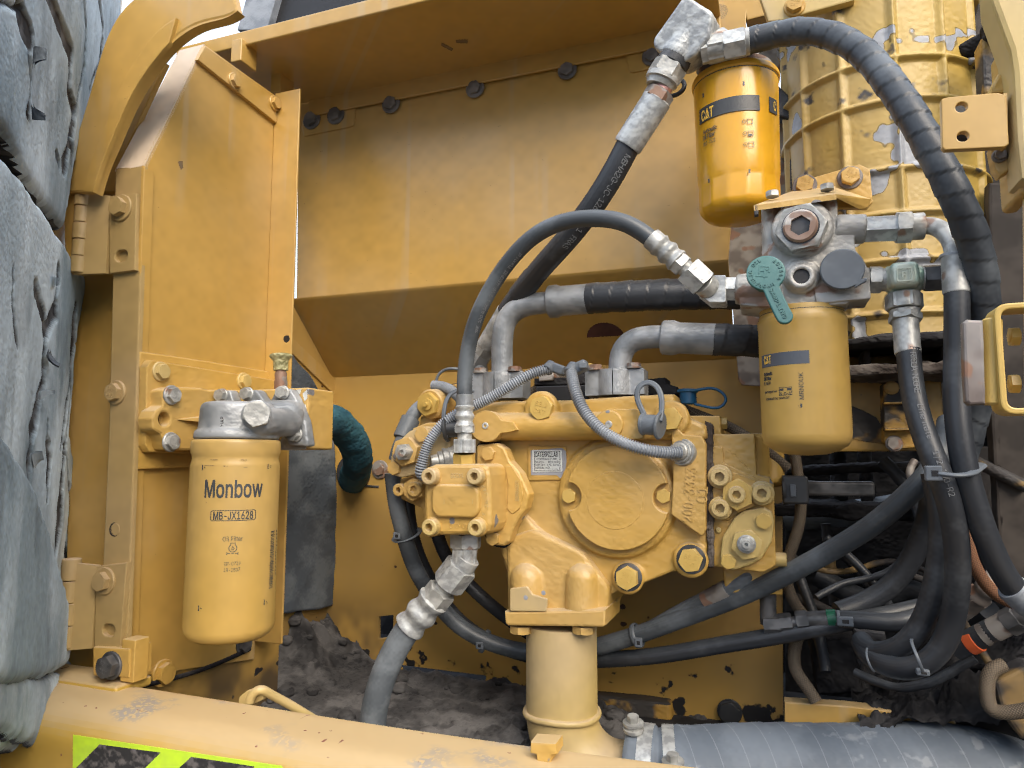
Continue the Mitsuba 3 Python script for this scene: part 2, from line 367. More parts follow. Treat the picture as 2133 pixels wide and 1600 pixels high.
mat('grime', dirt_fn((0.012, 0.012, 0.014), (0.045, 0.044, 0.046)), 0.8, spec=0.2, bump=gritty, scale=3.0)
def braid_fn(c0, c1):
    def fn(p, n, uv):
        w = dr.abs(dr.sin(uv.x * 2 * dr.pi * 7 + uv.y * 1100)) ; w2 = dr.abs(dr.sin(uv.x * 2 * dr.pi * 7 - uv.y * 1100))
        return mix(c0, c1, smoothstep(0.2, 0.8, w * w2 + 0.25 * fbm(p.x * 90, p.y * 90, p.z * 90)))
    return proc(fn)
mat('braid', braid_fn((0.04, 0.03, 0.022), (0.16, 0.125, 0.085)), 0.8)
mat('braid_orange', braid_fn((0.06, 0.025, 0.015), (0.20, 0.095, 0.045)), 0.8)
def worn_fn(p, n, uv):            # rear wall: paint with black tar and rust flaking off near the floor
    c = mix(YEL, (0.30, 0.215, 0.11), 0.35 * smoothstep(0.4, 0.7, fbm(p.x * 6, p.z * 6, 0.3, octaves=3)))
    h = p.z - 1.24
    d = fbm(p.x * 42, p.y * 42, p.z * 34, octaves=4)
    edge = 0.57 + 2.4 * dr.maximum(h, 0)
    c = mix(c, (0.020, 0.019, 0.020), smoothstep(edge, edge + 0.05, d))
    sm = smoothstep(0.36, 0.62, fbm(p.x * 11 + 4, p.y * 11, p.z * 8, octaves=4)) * smoothstep(1.40, 1.27, p.z) * smoothstep(-0.52, -0.70, p.x)
    c = mix(c, (0.035, 0.031, 0.030), 0.85 * sm)
    s = noise(p.x * 75, p.y * 75, p.z * 75) * noise(p.x * 14 + 2, p.y * 14, p.z * 14)
    return mix(c, (0.055, 0.03, 0.022), smoothstep(0.66, 0.70, s))
mat('worn_panel', proc(worn_fn), 0.42)
def duct_fn(p, n, uv):
    c = mix((0.43, 0.294, 0.069), DUST, 0.35 * smoothstep(0.4, 0.7, fbm(p.x * 8, p.y * 8, p.z * 8, octaves=3)) + 0.3 * smoothstep(0.3, 1, n.z))
    d = fbm(p.x * 17 + 2.2, p.y * 17, p.z * 17 + 4.1, octaves=4)
    m = smoothstep(0.645, 0.650, d)
    c = c * (1 - 0.6 * smoothstep(0.632, 0.642, d) * (1 - m))
    c = mix(c, mix((0.22, 0.235, 0.26), (0.36, 0.38, 0.415), fbm(p.x * 160, p.y * 160, p.z * 160)), m)
    g = fbm(p.x * 40, p.y * 40, p.z * 40, octaves=4) + 0.9 * smoothstep(1.78, 1.60, p.z) * 0.3
    return mix(c, (0.06, 0.055, 0.052), smoothstep(0.66, 0.80, g))
mat('duct', proc(duct_fn), 0.45, bump=peel, scale=0.5)
def sill_fn(p, n, uv):            # lower beam: dust and worn grey patches lie on its upper side
    top = smoothstep(0.25, 0.85, n.z + 0.25 * (fbm(p.x * 60, p.y * 60, p.z * 60) - 0.5))
    c = mix((0.44, 0.283, 0.0575), (0.45, 0.345, 0.215), 0.75 * top)
    d = fbm(p.x * 15 + 1.3, p.y * 22, p.z * 15, octaves=4) - 0.5 * (1 - top)
    c = mix(c, (0.25, 0.235, 0.225), 0.8 * smoothstep(0.56, 0.70, d) * smoothstep(0.40, 0.60, noise(p.x * 420, p.y * 420, p.z * 420) + 0.1))
    return mix(c, (0.20, 0.09, 0.06), smoothstep(0.93, 0.96, noise(p.x * 130, p.y * 130, p.z * 130)))
mat('sill', proc(sill_fn), 0.42, bump=fine, scale=0.6)
mat('grubby', proc(lambda p, n, uv: mix((0.38, 0.22, 0.045), (0.05, 0.045, 0.042), smoothstep(0.40, 0.55, fbm(p.x * 26, p.y * 26, p.z * 26, octaves=4) + 0.22 * smoothstep(0.2, 0.9, n.z)))), 0.6, bump=gritty, scale=1.5)
mat('tape_yellow', proc(lambda p, n, uv: mix((0.55, 0.80, 0.03), (0.42, 0.62, 0.06), fbm(p.x * 120, p.y * 120, p.z * 120))), 0.5)
mat('tape_black', proc(lambda p, n, uv: mix((0.03, 0.03, 0.032), (0.13, 0.12, 0.12), smoothstep(0.4, 0.7, fbm(p.x * 150, p.y * 150, p.z * 150)))), 0.5)
mat('plate_metal', (0.62, 0.64, 0.62), 0.35, metal=0.4)
mat('chip_grey', (0.26, 0.27, 0.30), 0.5)
mat('soil', proc(lambda p, n, uv: mix((0.022, 0.021, 0.021), (0.045, 0.042, 0.040), fbm(p.x * 2, p.y * 2, 0.0, octaves=4))), 0.95)
mat('zinc_light', metal_fn((0.30, 0.315, 0.325), (0.48, 0.50, 0.50), 140), 0.42, metal=0.35, bump=gritty, scale=0.5)
mat('knob', metal_fn((0.20, 0.19, 0.09), (0.42, 0.40, 0.22), 120), 0.5, bump=gritty, scale=3.0)
mat('ink_blue', (0.075, 0.085, 0.105), 0.45)
mat('rusty_plate', metal_fn((0.13, 0.105, 0.095), (0.22, 0.20, 0.19), 34, rust=0.66), 0.5, metal=0.2)
mat('zinc_rust', metal_fn((0.36, 0.33, 0.30), (0.60, 0.56, 0.52), 60, rust=0.48), 0.45, metal=0.4)
mat('rubber_mid', rub((0.045, 0.053, 0.062), (0.14, 0.16, 0.18), 0.38, 0.8, 0.55), 0.42)
mat('rubber_wrap', rub((0.030, 0.036, 0.045), (0.11, 0.125, 0.14), 0.40, 0.8, 0.35), 0.45)
mat('tee_green', metal_fn((0.22, 0.36, 0.30), (0.48, 0.52, 0.44), 60), 0.4, metal=0.4)
mat('red_mark', (0.45, 0.10, 0.10), 0.5)
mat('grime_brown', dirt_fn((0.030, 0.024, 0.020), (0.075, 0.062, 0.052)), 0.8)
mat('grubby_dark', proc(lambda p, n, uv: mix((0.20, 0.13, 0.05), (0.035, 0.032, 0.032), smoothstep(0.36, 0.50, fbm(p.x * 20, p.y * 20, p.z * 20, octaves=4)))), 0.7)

mat('mud', dirt_fn((0.055, 0.045, 0.040), (0.17, 0.15, 0.135)), 0.95, spec=0.1, bump=gritty, scale=3.0)
mat('skylit_dust_paint', paint_fn(base=(0.47, 0.38, 0.28), dust=(0.45, 0.38, 0.31), up=0.5, film=0.4), 0.4)  # dust film, its base paled to paint the sky reflection on the sloping flange
mat('bolt_grey', metal_fn((0.10, 0.098, 0.096), (0.19, 0.185, 0.18), 60), 0.5, metal=0.3)
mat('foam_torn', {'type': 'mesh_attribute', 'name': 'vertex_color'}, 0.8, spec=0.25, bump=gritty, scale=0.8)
mat('faded_red', rub((0.045, 0.018, 0.018), (0.11, 0.045, 0.04), 0.35, 0.7, 0.0), 0.6)
mat('scuff', (0.17, 0.115, 0.06), 0.6)
# ------------------------------------------------------------------ the setting: ground and the panels of the machine's bay
Z0 = 1.6
g = 400.0
emit('ground', tm([[-g, -g, 0], [g, -g, 0], [g, g, 0], [-g, g, 0]], [[0, 1, 2], [0, 2, 3]]), 'soil', False)
labels['ground'] = {'label': 'bare soil around the machine', 'kind': 'structure'}

def hullbox(pts): return trimesh.convex.convex_hull(np.asarray(pts, float))
def yz(px, py, X): return tuple(at_x(px, py, X)[1:])

# upper back panel with its sloping underside
T = Thing('bay_panel', 'large smooth yellow steel panel behind the hoses, folded under along its lower edge', 'panel')
XL, XR = -0.775, -0.046
T.part('sheet', slab_y([(622, 150), (1560, -40), (1517, 541), (618, 622)], 1.0, 0.004, 0.001), 'panel')
zb = at(617, 622, 1.0)[2]
fold = [(1.0, zb), (1.0015, zb - 0.003), (1.004, zb - 0.0055), (1.126, Z0 + 0.153), (1.126, Z0 + 0.158), (1.006, zb), (1.004, zb + 0.002)]
T.part('underside', put(bevel(Polygon(fold), XR - XL - 0.002, 0.0004), [XL + 0.001, 0, 0], [0, 1, 0], [0, 0, 1], [1, 0, 0]), 'panel')
T.part('corner_plate', slab_y([(627, 240), (740, 222), (737, 262), (632, 284)], 0.997, 0.003, 0.0008, 0.004), 'panel')
T.part('corner_plate', slab_y([(1300, 98), (1420, 72), (1420, 130), (1312, 152)], 0.997, 0.003, 0.0008, 0.006), 'panel')
for bx, by in ((650, 250), (700, 240), (815, 217), (990, 185), (1182, 147), (1358, 118)):
    T.bolt(bx, by, 0.9965, 14.5, 'bolt_grey', washer=1.42, h=0.5, rot=random.random(), mark=False)

un = unit([0, -(0.12), -(0.126)]); up0 = np.array([0, 1.004, zb - 0.0055]); d_ = ray(1262, 704); sp = CAM + d_ * (np.dot(up0 - CAM, un) / np.dot(d_, un))
ux = np.array([1.0, 0, 0]); uy = np.cross(un, ux)
T.part('round_sticker', put(bevel(Point(0, 0).buffer(0.030, quad_segs=12), 0.0006, 0.0001), sp, ux, uy, un), 'faded_red', label='faded dark red round sticker')
# overhead plate
T = Thing('roof_plate', 'overhead yellow plate with a bright front lip, dark on its underside', 'panel')
zr = Z0 + 0.626
T.part('plate', rbox([(-0.86 + XR) / 2, 0.906, zr + 0.003], [XR + 0.86, 0.184, 0.006], b=0.002), 'panel')
T.part('lip', rbox([(-0.86 + XR) / 2, 0.8165, zr + 0.0085], [XR + 0.86, 0.007, 0.024], b=0.0025), 'panel')
T.part('flange', rbox([(-0.74 + XR) / 2, 0.9935, zr - 0.012], [XR + 0.74, 0.004, 0.034], b=0.0015), 'panel')
for px, py in ((508, 125), (588, 190)):
    a = at_z(px, py, zr - 0.02)
    T.part('tab', rbox(a + [0, 0, 0.006], [0.02, 0.035, 0.036], b=0.002), 'panel')

for q in ([(921, 90), (943, 101), (941, 106), (920, 95)], [(950, 84), (974, 83), (973, 90), (951, 89)]):
    zc = zr - 0.0004; P = Polygon([at_z(x, y, zc)[:2] for x, y in q]).buffer(0.0006)
    T.part('scuff_mark', put(bevel(P, 0.0004, 0.00005), [0, 0, zc + 0.0004], [1, 0, 0], [0, -1, 0], [0, 0, -1]) if False else put(bevel(affinity.scale(P, 1, -1, origin=(0, 0)), 0.0004, 0.00005), [0, 0, zc + 0.0002], [1, 0, 0], [0, -1, 0], [0, 0, -1]), 'scuff', False)
# left side panel and the hinge post in one folded sheet
T = Thing('hinge_panel', 'left yellow side panel of the bay with folded flanges, carrying the tall filter', 'panel')
XS = -0.71
T.part('sheet', slab_x([yz(270, 1412, XS), yz(300, 345, XS), yz(425, 92, XS), (0.868, Z0 + 0.567), (0.868, yz(575, 1356, XS)[1])], XS, 0.004, 0.001), 'panel')
T.part('flange', rbox([XS + 0.0235, 0.868, Z0 + 0.155], [0.047, 0.004, 0.83], b=0.0015), 'panel')
A, B = at_x(300, 345, XS), at_x(425, 92, XS)
w = np.array([-0.048, 0, 0]); th = np.array([0, 0.004, -0.0016])
T.part('sloping_flange', hullbox([A, B, A + w, B + w * 0.9, A + th, B + th, A + w + th, B + w * 0.9 + th]), 'skylit_dust_paint', False)
T.part('post', slab_y([(240, 350), (300, 345), (289, 690), (262, 1412), (203, 1412), (226, 900)], A[1], 0.006, 0.002), 'post_paint')
T.part('post_edge', slab_x([yz(300, 350, XS + 0.004), (yz(300, 350, XS)[0] + 0.012, yz(300, 350, XS)[1]), (yz(264, 1405, XS)[0] + 0.012, yz(264, 1405, XS)[1]), yz(264, 1405, XS + 0.004)], XS + 0.004, 0.004, 0.0012), 'panel')
T.part('angle_strip', slab_x([yz(425, 96, XS + 0.004), (0.866, Z0 + 0.563), (0.866, Z0 + 0.52), yz(410, 125, XS + 0.004)], XS + 0.006, 0.006, 0.0012), 'panel')
T.bolt(0, 0, 0, 0, 'panel', (1, 0, 0), o=at_x(487, 170, XS + 0.006), r=0.009, mark=False, washer=1.3)
T.bolt(0, 0, 0, 0, 'panel', (1, 0, 0), o=at_x(571, 216, XS + 0.006), r=0.009, mark=False, washer=1.3)
k = T.part('hole_shade', lathe(at(597, 706, 0.866), (0, -1, 0), [(0, 0.0055), (0.0003, 0.0055)], 24), 'black')  # flat black disc paints the dark of a hole that is not cut
T.part('seam_weld', seam([at_x(300, 1428, XS + 0.002), at_x(420, 1395, XS + 0.002), at_x(520, 1352, XS + 0.002)], 0.003), 'grime')
k = T.bolt(243, 818, A[1], 19, 'post_paint', washer=1.35)
T.part('slot', lathe(at(240, 1103, A[1] - 0.0002), (0, -1, 0), [(0, 0.0075), (0.0004, 0.007)], 24), 'post_paint')
T.part('slot', put(bevel(Point(0, 0).buffer(0.008).difference(Point(0.004, 0.001).buffer(0.008)), 0.0006, 0.0001), at(239, 1103, A[1]), [1, 0, 0], [0, 0, 1], [0, -1, 0]), 'black')  # black crescent paints the shade of a recess in the same paint
T.bolt(0, 0, 0, 0, 'cast', (1, 0, 0), o=at_x(338, 1402, XS), r=0.013, mark=False, washer=1.25)
T.bolt(0, 0, 0, 0, 'dark_steel', (1, 0, 0), o=at_x(505, 1342, XS), r=0.011, mark=False, washer=1.2)
T.part('skirt', slab_x([(0.66, Z0 - 0.20), yz(300, 1400, XS), yz(520, 1322, XS), (0.93, Z0 - 0.16), (0.93, Z0 - 0.37), (0.66, Z0 - 0.37)], XS - 0.006, 0.004, 0.001), 'worn_panel')
POSTY = A[1]
T.part('scuff_mark', slab_x([yz(371, 336, XS), yz(380, 335, XS), yz(381, 350, XS), yz(377, 354, XS), yz(373, 345, XS)], XS + 0.0004, 0.0006, 0.0001), 'scuff', False)
# foot
T.part('foot_block', slab_y([(193, 1348), (270, 1352), (268, 1412), (193, 1408)], 0.62, 0.03, 0.002), 'cast')
T.part('foot_angle', rbox(at(281, 1372, 0.632), [0.020, 0.020, 0.046], b=0.0015), 'cast')
T.part('foot_plate', rbox([XS - 0.06, 0.633, Z0 - 0.252], [0.18, 0.05, 0.012], b=0.004), 'sill')
T.bolt(233, 1386, 0.62, 24, 'dark_steel', washer=1.2, h=0.7)

# inner left wall with its foam, behind the tall filter
T = Thing('partition', 'narrow yellow inner wall deep in the bay, left of the rear wall', 'panel')
T.part('sheet', slab_x([(0.89, Z0 + 0.25), (0.995, Z0 + 0.272), (1.126, Z0 + 0.152), (1.126, Z0 - 0.38), (0.89, Z0 - 0.38)], -0.766, 0.004), 'worn_panel')
T.part('edge_strip', slab_x([yz(606, 700, -0.762), yz(699, 790, -0.762), yz(700, 826, -0.762), yz(606, 733, -0.762)], -0.762, 0.003, 0.001), 'panel')
f = slab_x([yz(596, 735, -0.752), yz(612, 738, -0.752), yz(688, 838, -0.752), yz(704, 1000, -0.752), yz(706, 1262, -0.752), yz(600, 1276, -0.752), yz(560, 1276, -0.752), yz(570, 720, -0.752)], -0.752, 0.012, 0.003)
single('foam_sheet', lumps(f, 0.006, 14, 3, 0.012), 'foam_dark', 'dark grey foam sheet stuck to the inner wall behind the tall filter', 'foam', smooth=60)
tb = tube(spline([at(660, 885, 0.86), at(690, 878, 0.90), at(722, 900, 0.95), at(745, 950, 1.0), at(738, 990, 1.07), at(735, 1000, 1.12)], 0.003), 0.024, 28)
t2 = lumps(tb, 0.004, 60, 5)
T = Thing('insulated_pipe', 'dark teal foam covered pipe curving out behind the tall filter head', 'pipe')
T.part('sleeve', t2, 'blue_foam', 60)
T.part('grommet', lathe(at(738, 985, 1.124), (0, -1, 0), [(0, 0.034), (0.006, 0.034), (0.01, 0.026)], 32), 'black_plastic')

# rear wall
T = Thing('bulkhead_wall', 'dull yellow rear wall of the bay, tar stained and rust spotted near the floor', 'wall')
YW = 1.126
P = Polygon([at(x, y, YW)[[0, 2]] for x, y in [(676, 760), (1560, 700), (1628, 700), (1632, 1512), (676, 1475)]])
for q in ([(791, 1287), (817, 1284), (815, 1325), (791, 1328)], [(835, 1388), (1010, 1410), (1003, 1440), (960, 1420), (850, 1412)]):
    P = P.difference(Polygon([at(x, y, YW)[[0, 2]] for x, y in q]).buffer(0.002))
T.part('sheet', put(bevel(P, 0.006, 0.001), [0, YW + 0.006, 0], [1, 0, 0], [0, 0, 1], [0, -1, 0]), 'worn_panel')
T.bolt(792, 978, YW - 0.001, 13, 'old_steel', washer=1.5, h=0.5, mark=False)
T.part('pocket_frame', slab_y([(1240, 1440), (1300, 1445), (1395, 1462), (1400, 1500), (1392, 1500), (1386, 1472), (1300, 1456), (1240, 1452)], YW - 0.003, 0.003, 0.001), 'black')
T.part('pocket_box', lumps(rbox(at(1310, 1485, YW - 0.01), [0.13, 0.03, 0.05], b=0.006), 0.002, 40, 2, 0.012), 'grubby', 50)
T.bolt(1520, 1482, YW - 0.004, 22, 'black_plastic', washer=1.15, h=0.55, mark=False)
T.part('notch', slab_y([(760, 1010), (788, 1012), (788, 1016), (757, 1014)], YW - 0.002, 0.002, 0.0005), 'dark_steel')
emit('dark_backing', rbox([0.3, 1.42, Z0 - 0.15], [2.4, 0.02, 0.6], b=0.004), 'grime'); labels['dark_backing'] = {'label': 'added dark backing plate behind the rear wall and the engine bay', 'category': 'wall'}  # added so the wall openings look dark instead of showing bright ground

# dirt on the floor
def dirt_patch(x0, x1, y0, y1, z, fn, n=200, amp=0.012, seed=1):
    m = max(20, int(n * (y1 - y0) / (x1 - x0)))
    X, Y = np.meshgrid(np.linspace(x0, x1, n), np.linspace(y0, y1, m), indexing='ij')
    p = np.stack([X, Y, 0 * X], -1)
    h = amp * meshkit.fbm(p * 16, 4, seed) + amp * 1.3 * np.abs(meshkit.fbm(p * 38, 5, seed + 5) - 0.5) * 2 + amp * 0.8 * np.abs(meshkit.fbm(p * 110, 3, seed + 6) - 0.5) + fn(X, Y)
    cl = meshkit.noise(p * 55, seed + 9); h += 1.6 * amp * np.clip(cl - 0.60, 0, 1) * 2 * (meshkit.noise(p * 12, seed + 3) > 0.45)
    V = np.stack([X, Y, z + h], -1).reshape(-1, 3); i, j = np.meshgrid(np.arange(n - 1), np.arange(m - 1), indexing='ij'); a = (i * m + j).ravel()
    return tm(V, np.vstack([np.stack([a, a + m, a + m + 1], 1), np.stack([a, a + m + 1, a + 1], 1)]))
emit('bay_floor', rbox([0.1, 0.98, Z0 - 0.385], [2.2, 0.9, 0.012], b=0.003), 'grime'); labels['bay_floor'] = {'label': 'steel floor of the bay buried under dirt', 'category': 'floor'}
floor_dirt = (dirt_patch(-0.765, 0.1, 0.6, 1.13, Z0 - 0.372, lambda X, Y: 0.11 * np.exp(-((X + 0.80) / 0.085) ** 2 - ((Y - 1.08) / 0.16) ** 2) * (0.6 + 0.8 * meshkit.fbm(np.stack([X, Y, 0 * X], -1) * 30, 3, 4)) + 0.006 * np.exp(-((Y - 1.13) / 0.05) ** 2) * (X < -0.25) - 0.02 / (1 + np.exp(-(X + 0.22) * 60)), 420, 0.008))
rng = np.random.default_rng(12); clods = [floor_dirt]; fv = np.asarray(floor_dirt.vertices)
for q in range(260):          # loose clods, thickest towards the left wall and the rear wall
    p = fv[rng.integers(len(fv))]
    if rng.random() > 0.25 + 0.75 * (p[0] < -0.55) + 0.4 * (p[1] > 1.05): continue
    m = trimesh.creation.icosphere(subdivisions=2, radius=1.0); r = rng.uniform(0.003, 0.006) if rng.random() < 0.75 else rng.uniform(0.007, 0.015)
    v = np.asarray(m.vertices); v = v * (0.65 + 0.7 * meshkit.fbm(v * 1.6 + q * 7.1, 3, q))[:, None] * r * np.array([1, 1, 0.7]); clods.append(tm(v + p + [0, 0, r * 0.25], m.faces))
single('dirt', join(*clods), 'dirt', 'grey dry dirt caked over the floor of the bay below the pump', 'dirt', smooth=60, kind='stuff')

# front sill beam with its tape, pin and rod
T = Thing('sill_beam', 'rounded yellow lower beam in the foreground with a dusty scuffed top', 'beam')
prof = rnd(Polygon([(0.545, Z0 - 0.46), (0.545, Z0 - 0.252), (0.658, Z0 - 0.252), (0.658, Z0 - 0.46)]), 0.036, 10)
pb = np.array(prof.exterior.coords)[:-1]
xs = np.linspace(-1.05, 0.55, 120)
V = np.vstack([np.column_stack([np.full(len(pb), x), pb[:, 0] + 0.0015 * math.sin(x * 9), pb[:, 1] + 0.002 * math.sin(x * 7 + 1)]) for x in xs]); n = len(pb)
Fc = []
for i in range(len(xs) - 1):
    for j in range(n):
        a0, b0 = i * n + j, i * n + (j + 1) % n; Fc += [[a0, b0, b0 + n], [a0, b0 + n, a0 + n]]
bm = tm(V, Fc)
cap1, capf = trimesh.creation.triangulate_polygon(Polygon(pb), engine='earcut')
if bm.volume < 0: bm.invert()
T.part('beam', bm, 'sill', True)
T.part('pin_block', lumps(slab_y([(1104, 1546), (1158, 1549), (1160, 1572), (1148, 1574), (1146, 1592), (1118, 1590), (1116, 1573), (1103, 1570)], 0.60, 0.02, 0.002), 0.0006, 60, 1), 'cast', 30)
T.part('eyelet', slab_y([(496, 1470), (498, 1452), (515, 1438), (545, 1438), (548, 1458), (520, 1470)], 0.655, 0.005, 0.0015, 0.002, holes=[(524, 1450, 6)]), 'pale_paint')
single('prop_rod', tube(spline([at(520, 1462, 0.648), at(527, 1446, 0.648), at(541, 1437, 0.65), at(560, 1444, 0.66), at(600, 1466, 0.68), at(640, 1490, 0.70), at(700, 1525, 0.74)], 0.003), 0.0048, 14), 'pale_paint', 'bent pale yellow rod hooked in an eyelet on the lower beam', 'rod')
T = Thing('hazard_tape', 'reflective fluorescent yellow and black striped tape on the front of the lower beam', 'tape')
Yt = 0.5432
T.part('film', slab_y([(152, 1531), (587, 1596), (587, 1720), (150, 1700)], Yt, 0.0006, 0.0001), 'tape_yellow')
for q in ([(207, 1551), (334, 1568), (262, 1640), (118, 1640)], [(398, 1577), (530, 1597), (450, 1680), (318, 1650)]):
    T.part('stripe', slab_y(q, Yt - 0.0004, 0.0003, 0.00005), 'tape_black')

# ------------------------------------------------------------------ the open door at the left with its torn foam
H = np.array([-0.80, 0.62, Z0]); DS = np.array([0.669, -0.743, 0.0]); DN = np.array([0.743, 0.669, 0.0])
def at_door(px, py, off=0.0):
    d = ray(px, py); return CAM + d * (np.dot(H + DN * off - CAM, DN) / np.dot(d, DN))
def sz(px, py, off=0.0):
    p = at_door(px, py, off); return float(np.dot(p - H, DS)), float(p[2] - Z0)
def foam_slab(pixels, cracks, seed, thick=0.022, res=0.0024, off=0.0, puff=1.0):
    """A torn slab of foam on the door; the colour per vertex tells the grey skin from the torn core and paints crack depth dark."""
    import shapely
    P = Polygon([sz(*q) for q in pixels]).buffer(0)
    s0, z0, s1, z1 = P.bounds; ns, nz = int((s1 - s0) / res) + 2, int((z1 - z0) / res) + 2
    S, Z = np.meshgrid(s0 + res * np.arange(ns), z0 + res * np.arange(nz), indexing='ij')
    q = np.stack([S, Z, 0 * S + seed], -1)
    wob = 0.014 * (meshkit.fbm(q * 26, 4, seed) - 0.5) + 0.006 * (meshkit.noise(q * 90, seed + 6) - 0.5); wz = 0.010 * (meshkit.fbm(q * 26, 3, seed + 7) - 0.5)
    pts = shapely.points((S + wob).ravel(), (Z + wz).ravel()); inside = shapely.contains(P, pts).reshape(S.shape)
    dpt = puff * (0.006 * (meshkit.fbm(q * [6, 3.5, 1], 3, seed + 1) - 0.5) + 0.0016 * (meshkit.fbm(q * [70, 16, 1], 4, seed + 2) - 0.5))
    rough = meshkit.fbm(q * [60, 60, 1], 4, seed + 5)
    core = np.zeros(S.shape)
    for k, (line, width, depth) in enumerate(cracks):
        L = LineString([sz(*p) for p in line])
        wv = 0.018 * (meshkit.fbm(q * [5, 13, 1], 4, seed + 3 + k) - 0.5) + 0.016 * (meshkit.fbm(q * [30, 50, 1], 4, seed + 8 + k) - 0.5)
        d = shapely.distance(L, shapely.points((S + wv).ravel(), Z.ravel())).reshape(S.shape)
        ww = 0.6 * width * np.clip(2.8 * meshkit.fbm(q * [2, 16, 1], 4, seed + 4 + k) - 0.80, 0.26, 1.0)
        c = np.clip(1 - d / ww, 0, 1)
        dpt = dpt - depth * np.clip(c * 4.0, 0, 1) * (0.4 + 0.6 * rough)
        core = np.maximum(core, np.clip((c - 0.08) * 9.0, 0, 1))  # dark core colour also paints the shade of crack depth
    bd = shapely.distance(P.exterior, pts).reshape(S.shape); dpt -= 0.010 * np.exp(-bd / 0.004)
    a_, b_ = meshkit.fbm(q * [9, 5, 1], 4, seed + 9), meshkit.fbm(q * [34, 14, 1], 4, seed + 10)
    skin = np.array([0.19, 0.245, 0.285]) + np.clip((a_ - 0.32) / 0.3, 0, 1)[..., None] * np.array([0.27, 0.295, 0.31])
    skin = skin * (0.72 + 0.28 * np.clip((b_ - 0.30) / 0.22, 0, 1))[..., None] * (0.9 + 0.2 * meshkit.noise(q * 260, seed))[..., None]
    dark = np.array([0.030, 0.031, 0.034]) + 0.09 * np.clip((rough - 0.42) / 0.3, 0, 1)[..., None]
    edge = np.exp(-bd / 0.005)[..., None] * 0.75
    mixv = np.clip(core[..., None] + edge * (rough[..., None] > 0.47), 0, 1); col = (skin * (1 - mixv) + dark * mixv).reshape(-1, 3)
    V = (H + DS * S[..., None] + np.array([0, 0, 1.0]) * Z[..., None] + DN * (dpt + off)[..., None]).reshape(-1, 3)
    idx = np.arange(ns * nz).reshape(ns, nz)
    ok = inside[:-1, :-1] & inside[1:, :-1] & inside[:-1, 1:] & inside[1:, 1:]
    a, b, c, d = idx[:-1, :-1][ok], idx[1:, :-1][ok], idx[1:, 1:][ok], idx[:-1, 1:][ok]
    F_ = np.vstack([np.stack([a, b, c], 1), np.stack([a, c, d], 1)])
    e = np.sort(F_[:, [[0, 1], [1, 2], [2, 0]]].reshape(-1, 2), 1); un, cnt = np.unique(e, axis=0, return_counts=True); be = un[cnt == 1]
    k = len(V); Vs = np.vstack([V, V, V - DN * thick]); cs = np.vstack([col, np.tile(dark.reshape(-1, 3), (2, 1))])
    side = np.vstack([np.stack([be[:, 0] + k, be[:, 1] + k, be[:, 1] + 2 * k], 1), np.stack([be[:, 0] + k, be[:, 1] + 2 * k, be[:, 0] + 2 * k], 1)])
    fc = np.vstack([F_, side]); u, inv = np.unique(fc, return_inverse=True); m = tm(Vs[u], inv.reshape(-1, 3)); m.metadata['color'] = cs[u]
    return m
T = Thing('bay_door', 'open yellow bay door at the far left, curved along its top edge, backing the torn foam', 'door')
def door_poly(pix, off, t, b=0.003):
    P = Polygon([sz(*q, off) for q in pix]).buffer(0)
    return put(bevel(P, t, b), H + DN * (off - t), DS, [0, 0, 1], DN) if np.dot(np.cross(DS, [0, 0, 1]), DN) > 0 else put(bevel(P, t, b), H + DN * (off - t), DS, [0, 0, 1], DN)
T.part('skin', door_poly([(-300, -400), (262, -60), (246, 95), (206, 200), (172, 300), (148, 400), (160, 560), (150, 1200), (140, 1430), (80, 1545), (60, 1600), (-300, 1750)], -0.026, 0.006), 'panel')
T.part('edge_strip', slab_y([(132, 392), (160, 392), (164, 562), (136, 562)], 0.613, 0.006, 0.001), 'panel')
DOOR = T
# hinges on the post
for nm, (yt, ybm), (bx, by), (sx_, sy), pl in (
    ('hinge', (408, 568), (254, 434), (252, 533), [(228, 408), (284, 402), (280, 562), (228, 570)]),
    ('hinge', (1178, 1352), (219, 1210), (226, 1313), [(200, 1180), (264, 1172), (250, 1350), (196, 1350)])):
    T = Sub(DOOR, 'hinge', 'upper yellow hinge with rolled knuckles bolted to the left post' if yt < 900 else 'lower yellow hinge bolted to the left post above the foot')
    Yh = POSTY - 0.006
    P = Polygon([at(x, y, Yh)[[0, 2]] for x, y in pl]); c = at(sx_, sy, Yh); s = mpp(sx_, sy, Yh)
    P = P.difference(LineString([(c[0] - 5 * s, c[2]), (c[0] + 5 * s, c[2])]).buffer(12.5 * s))
    k = T.part('leaf', put(bevel(P, 0.006, 0.0012), [0, Yh + 0.006, 0], [1, 0, 0], [0, 0, 1], [0, -1, 0]), 'post_paint')
    T.bolt(bx, by, Yh, 20, 'post_paint', washer=1.42, h=0.7)
    x0 = at(pl[0][0], yt, Yh)[0]; zt, zbm = at(pl[0][0], yt, Yh)[2], at(pl[0][0], ybm, Yh)[2]
    kx = at(176 if yt < 900 else 150, (yt + ybm) / 2, Yh - 0.004)[0]
    T.part('bent_leaf', hullbox([(x0 + 0.001, Yh + a, z) for a in (0.0002, 0.0055) for z in (zt, zbm)] + [(kx, Yh - 0.014 + a, z) for a in (0, 0.006) for z in (zt + 0.004, zbm - 0.002)]), 'post_paint', False)
    n = 5 if yt < 900 else 4
    for i in range(n):
        za, zc = zt + 0.008 + (zbm - zt - 0.008) * i / n, zt + 0.008 + (zbm - zt - 0.008) * (i + 1) / n
        T.part('knuckle', cyl((kx, Yh - 0.008, za - 0.0004), (kx, Yh - 0.008, zc + 0.0004), 0.0095 if i % 2 else 0.0102, 0.0008, 28), 'post_paint')

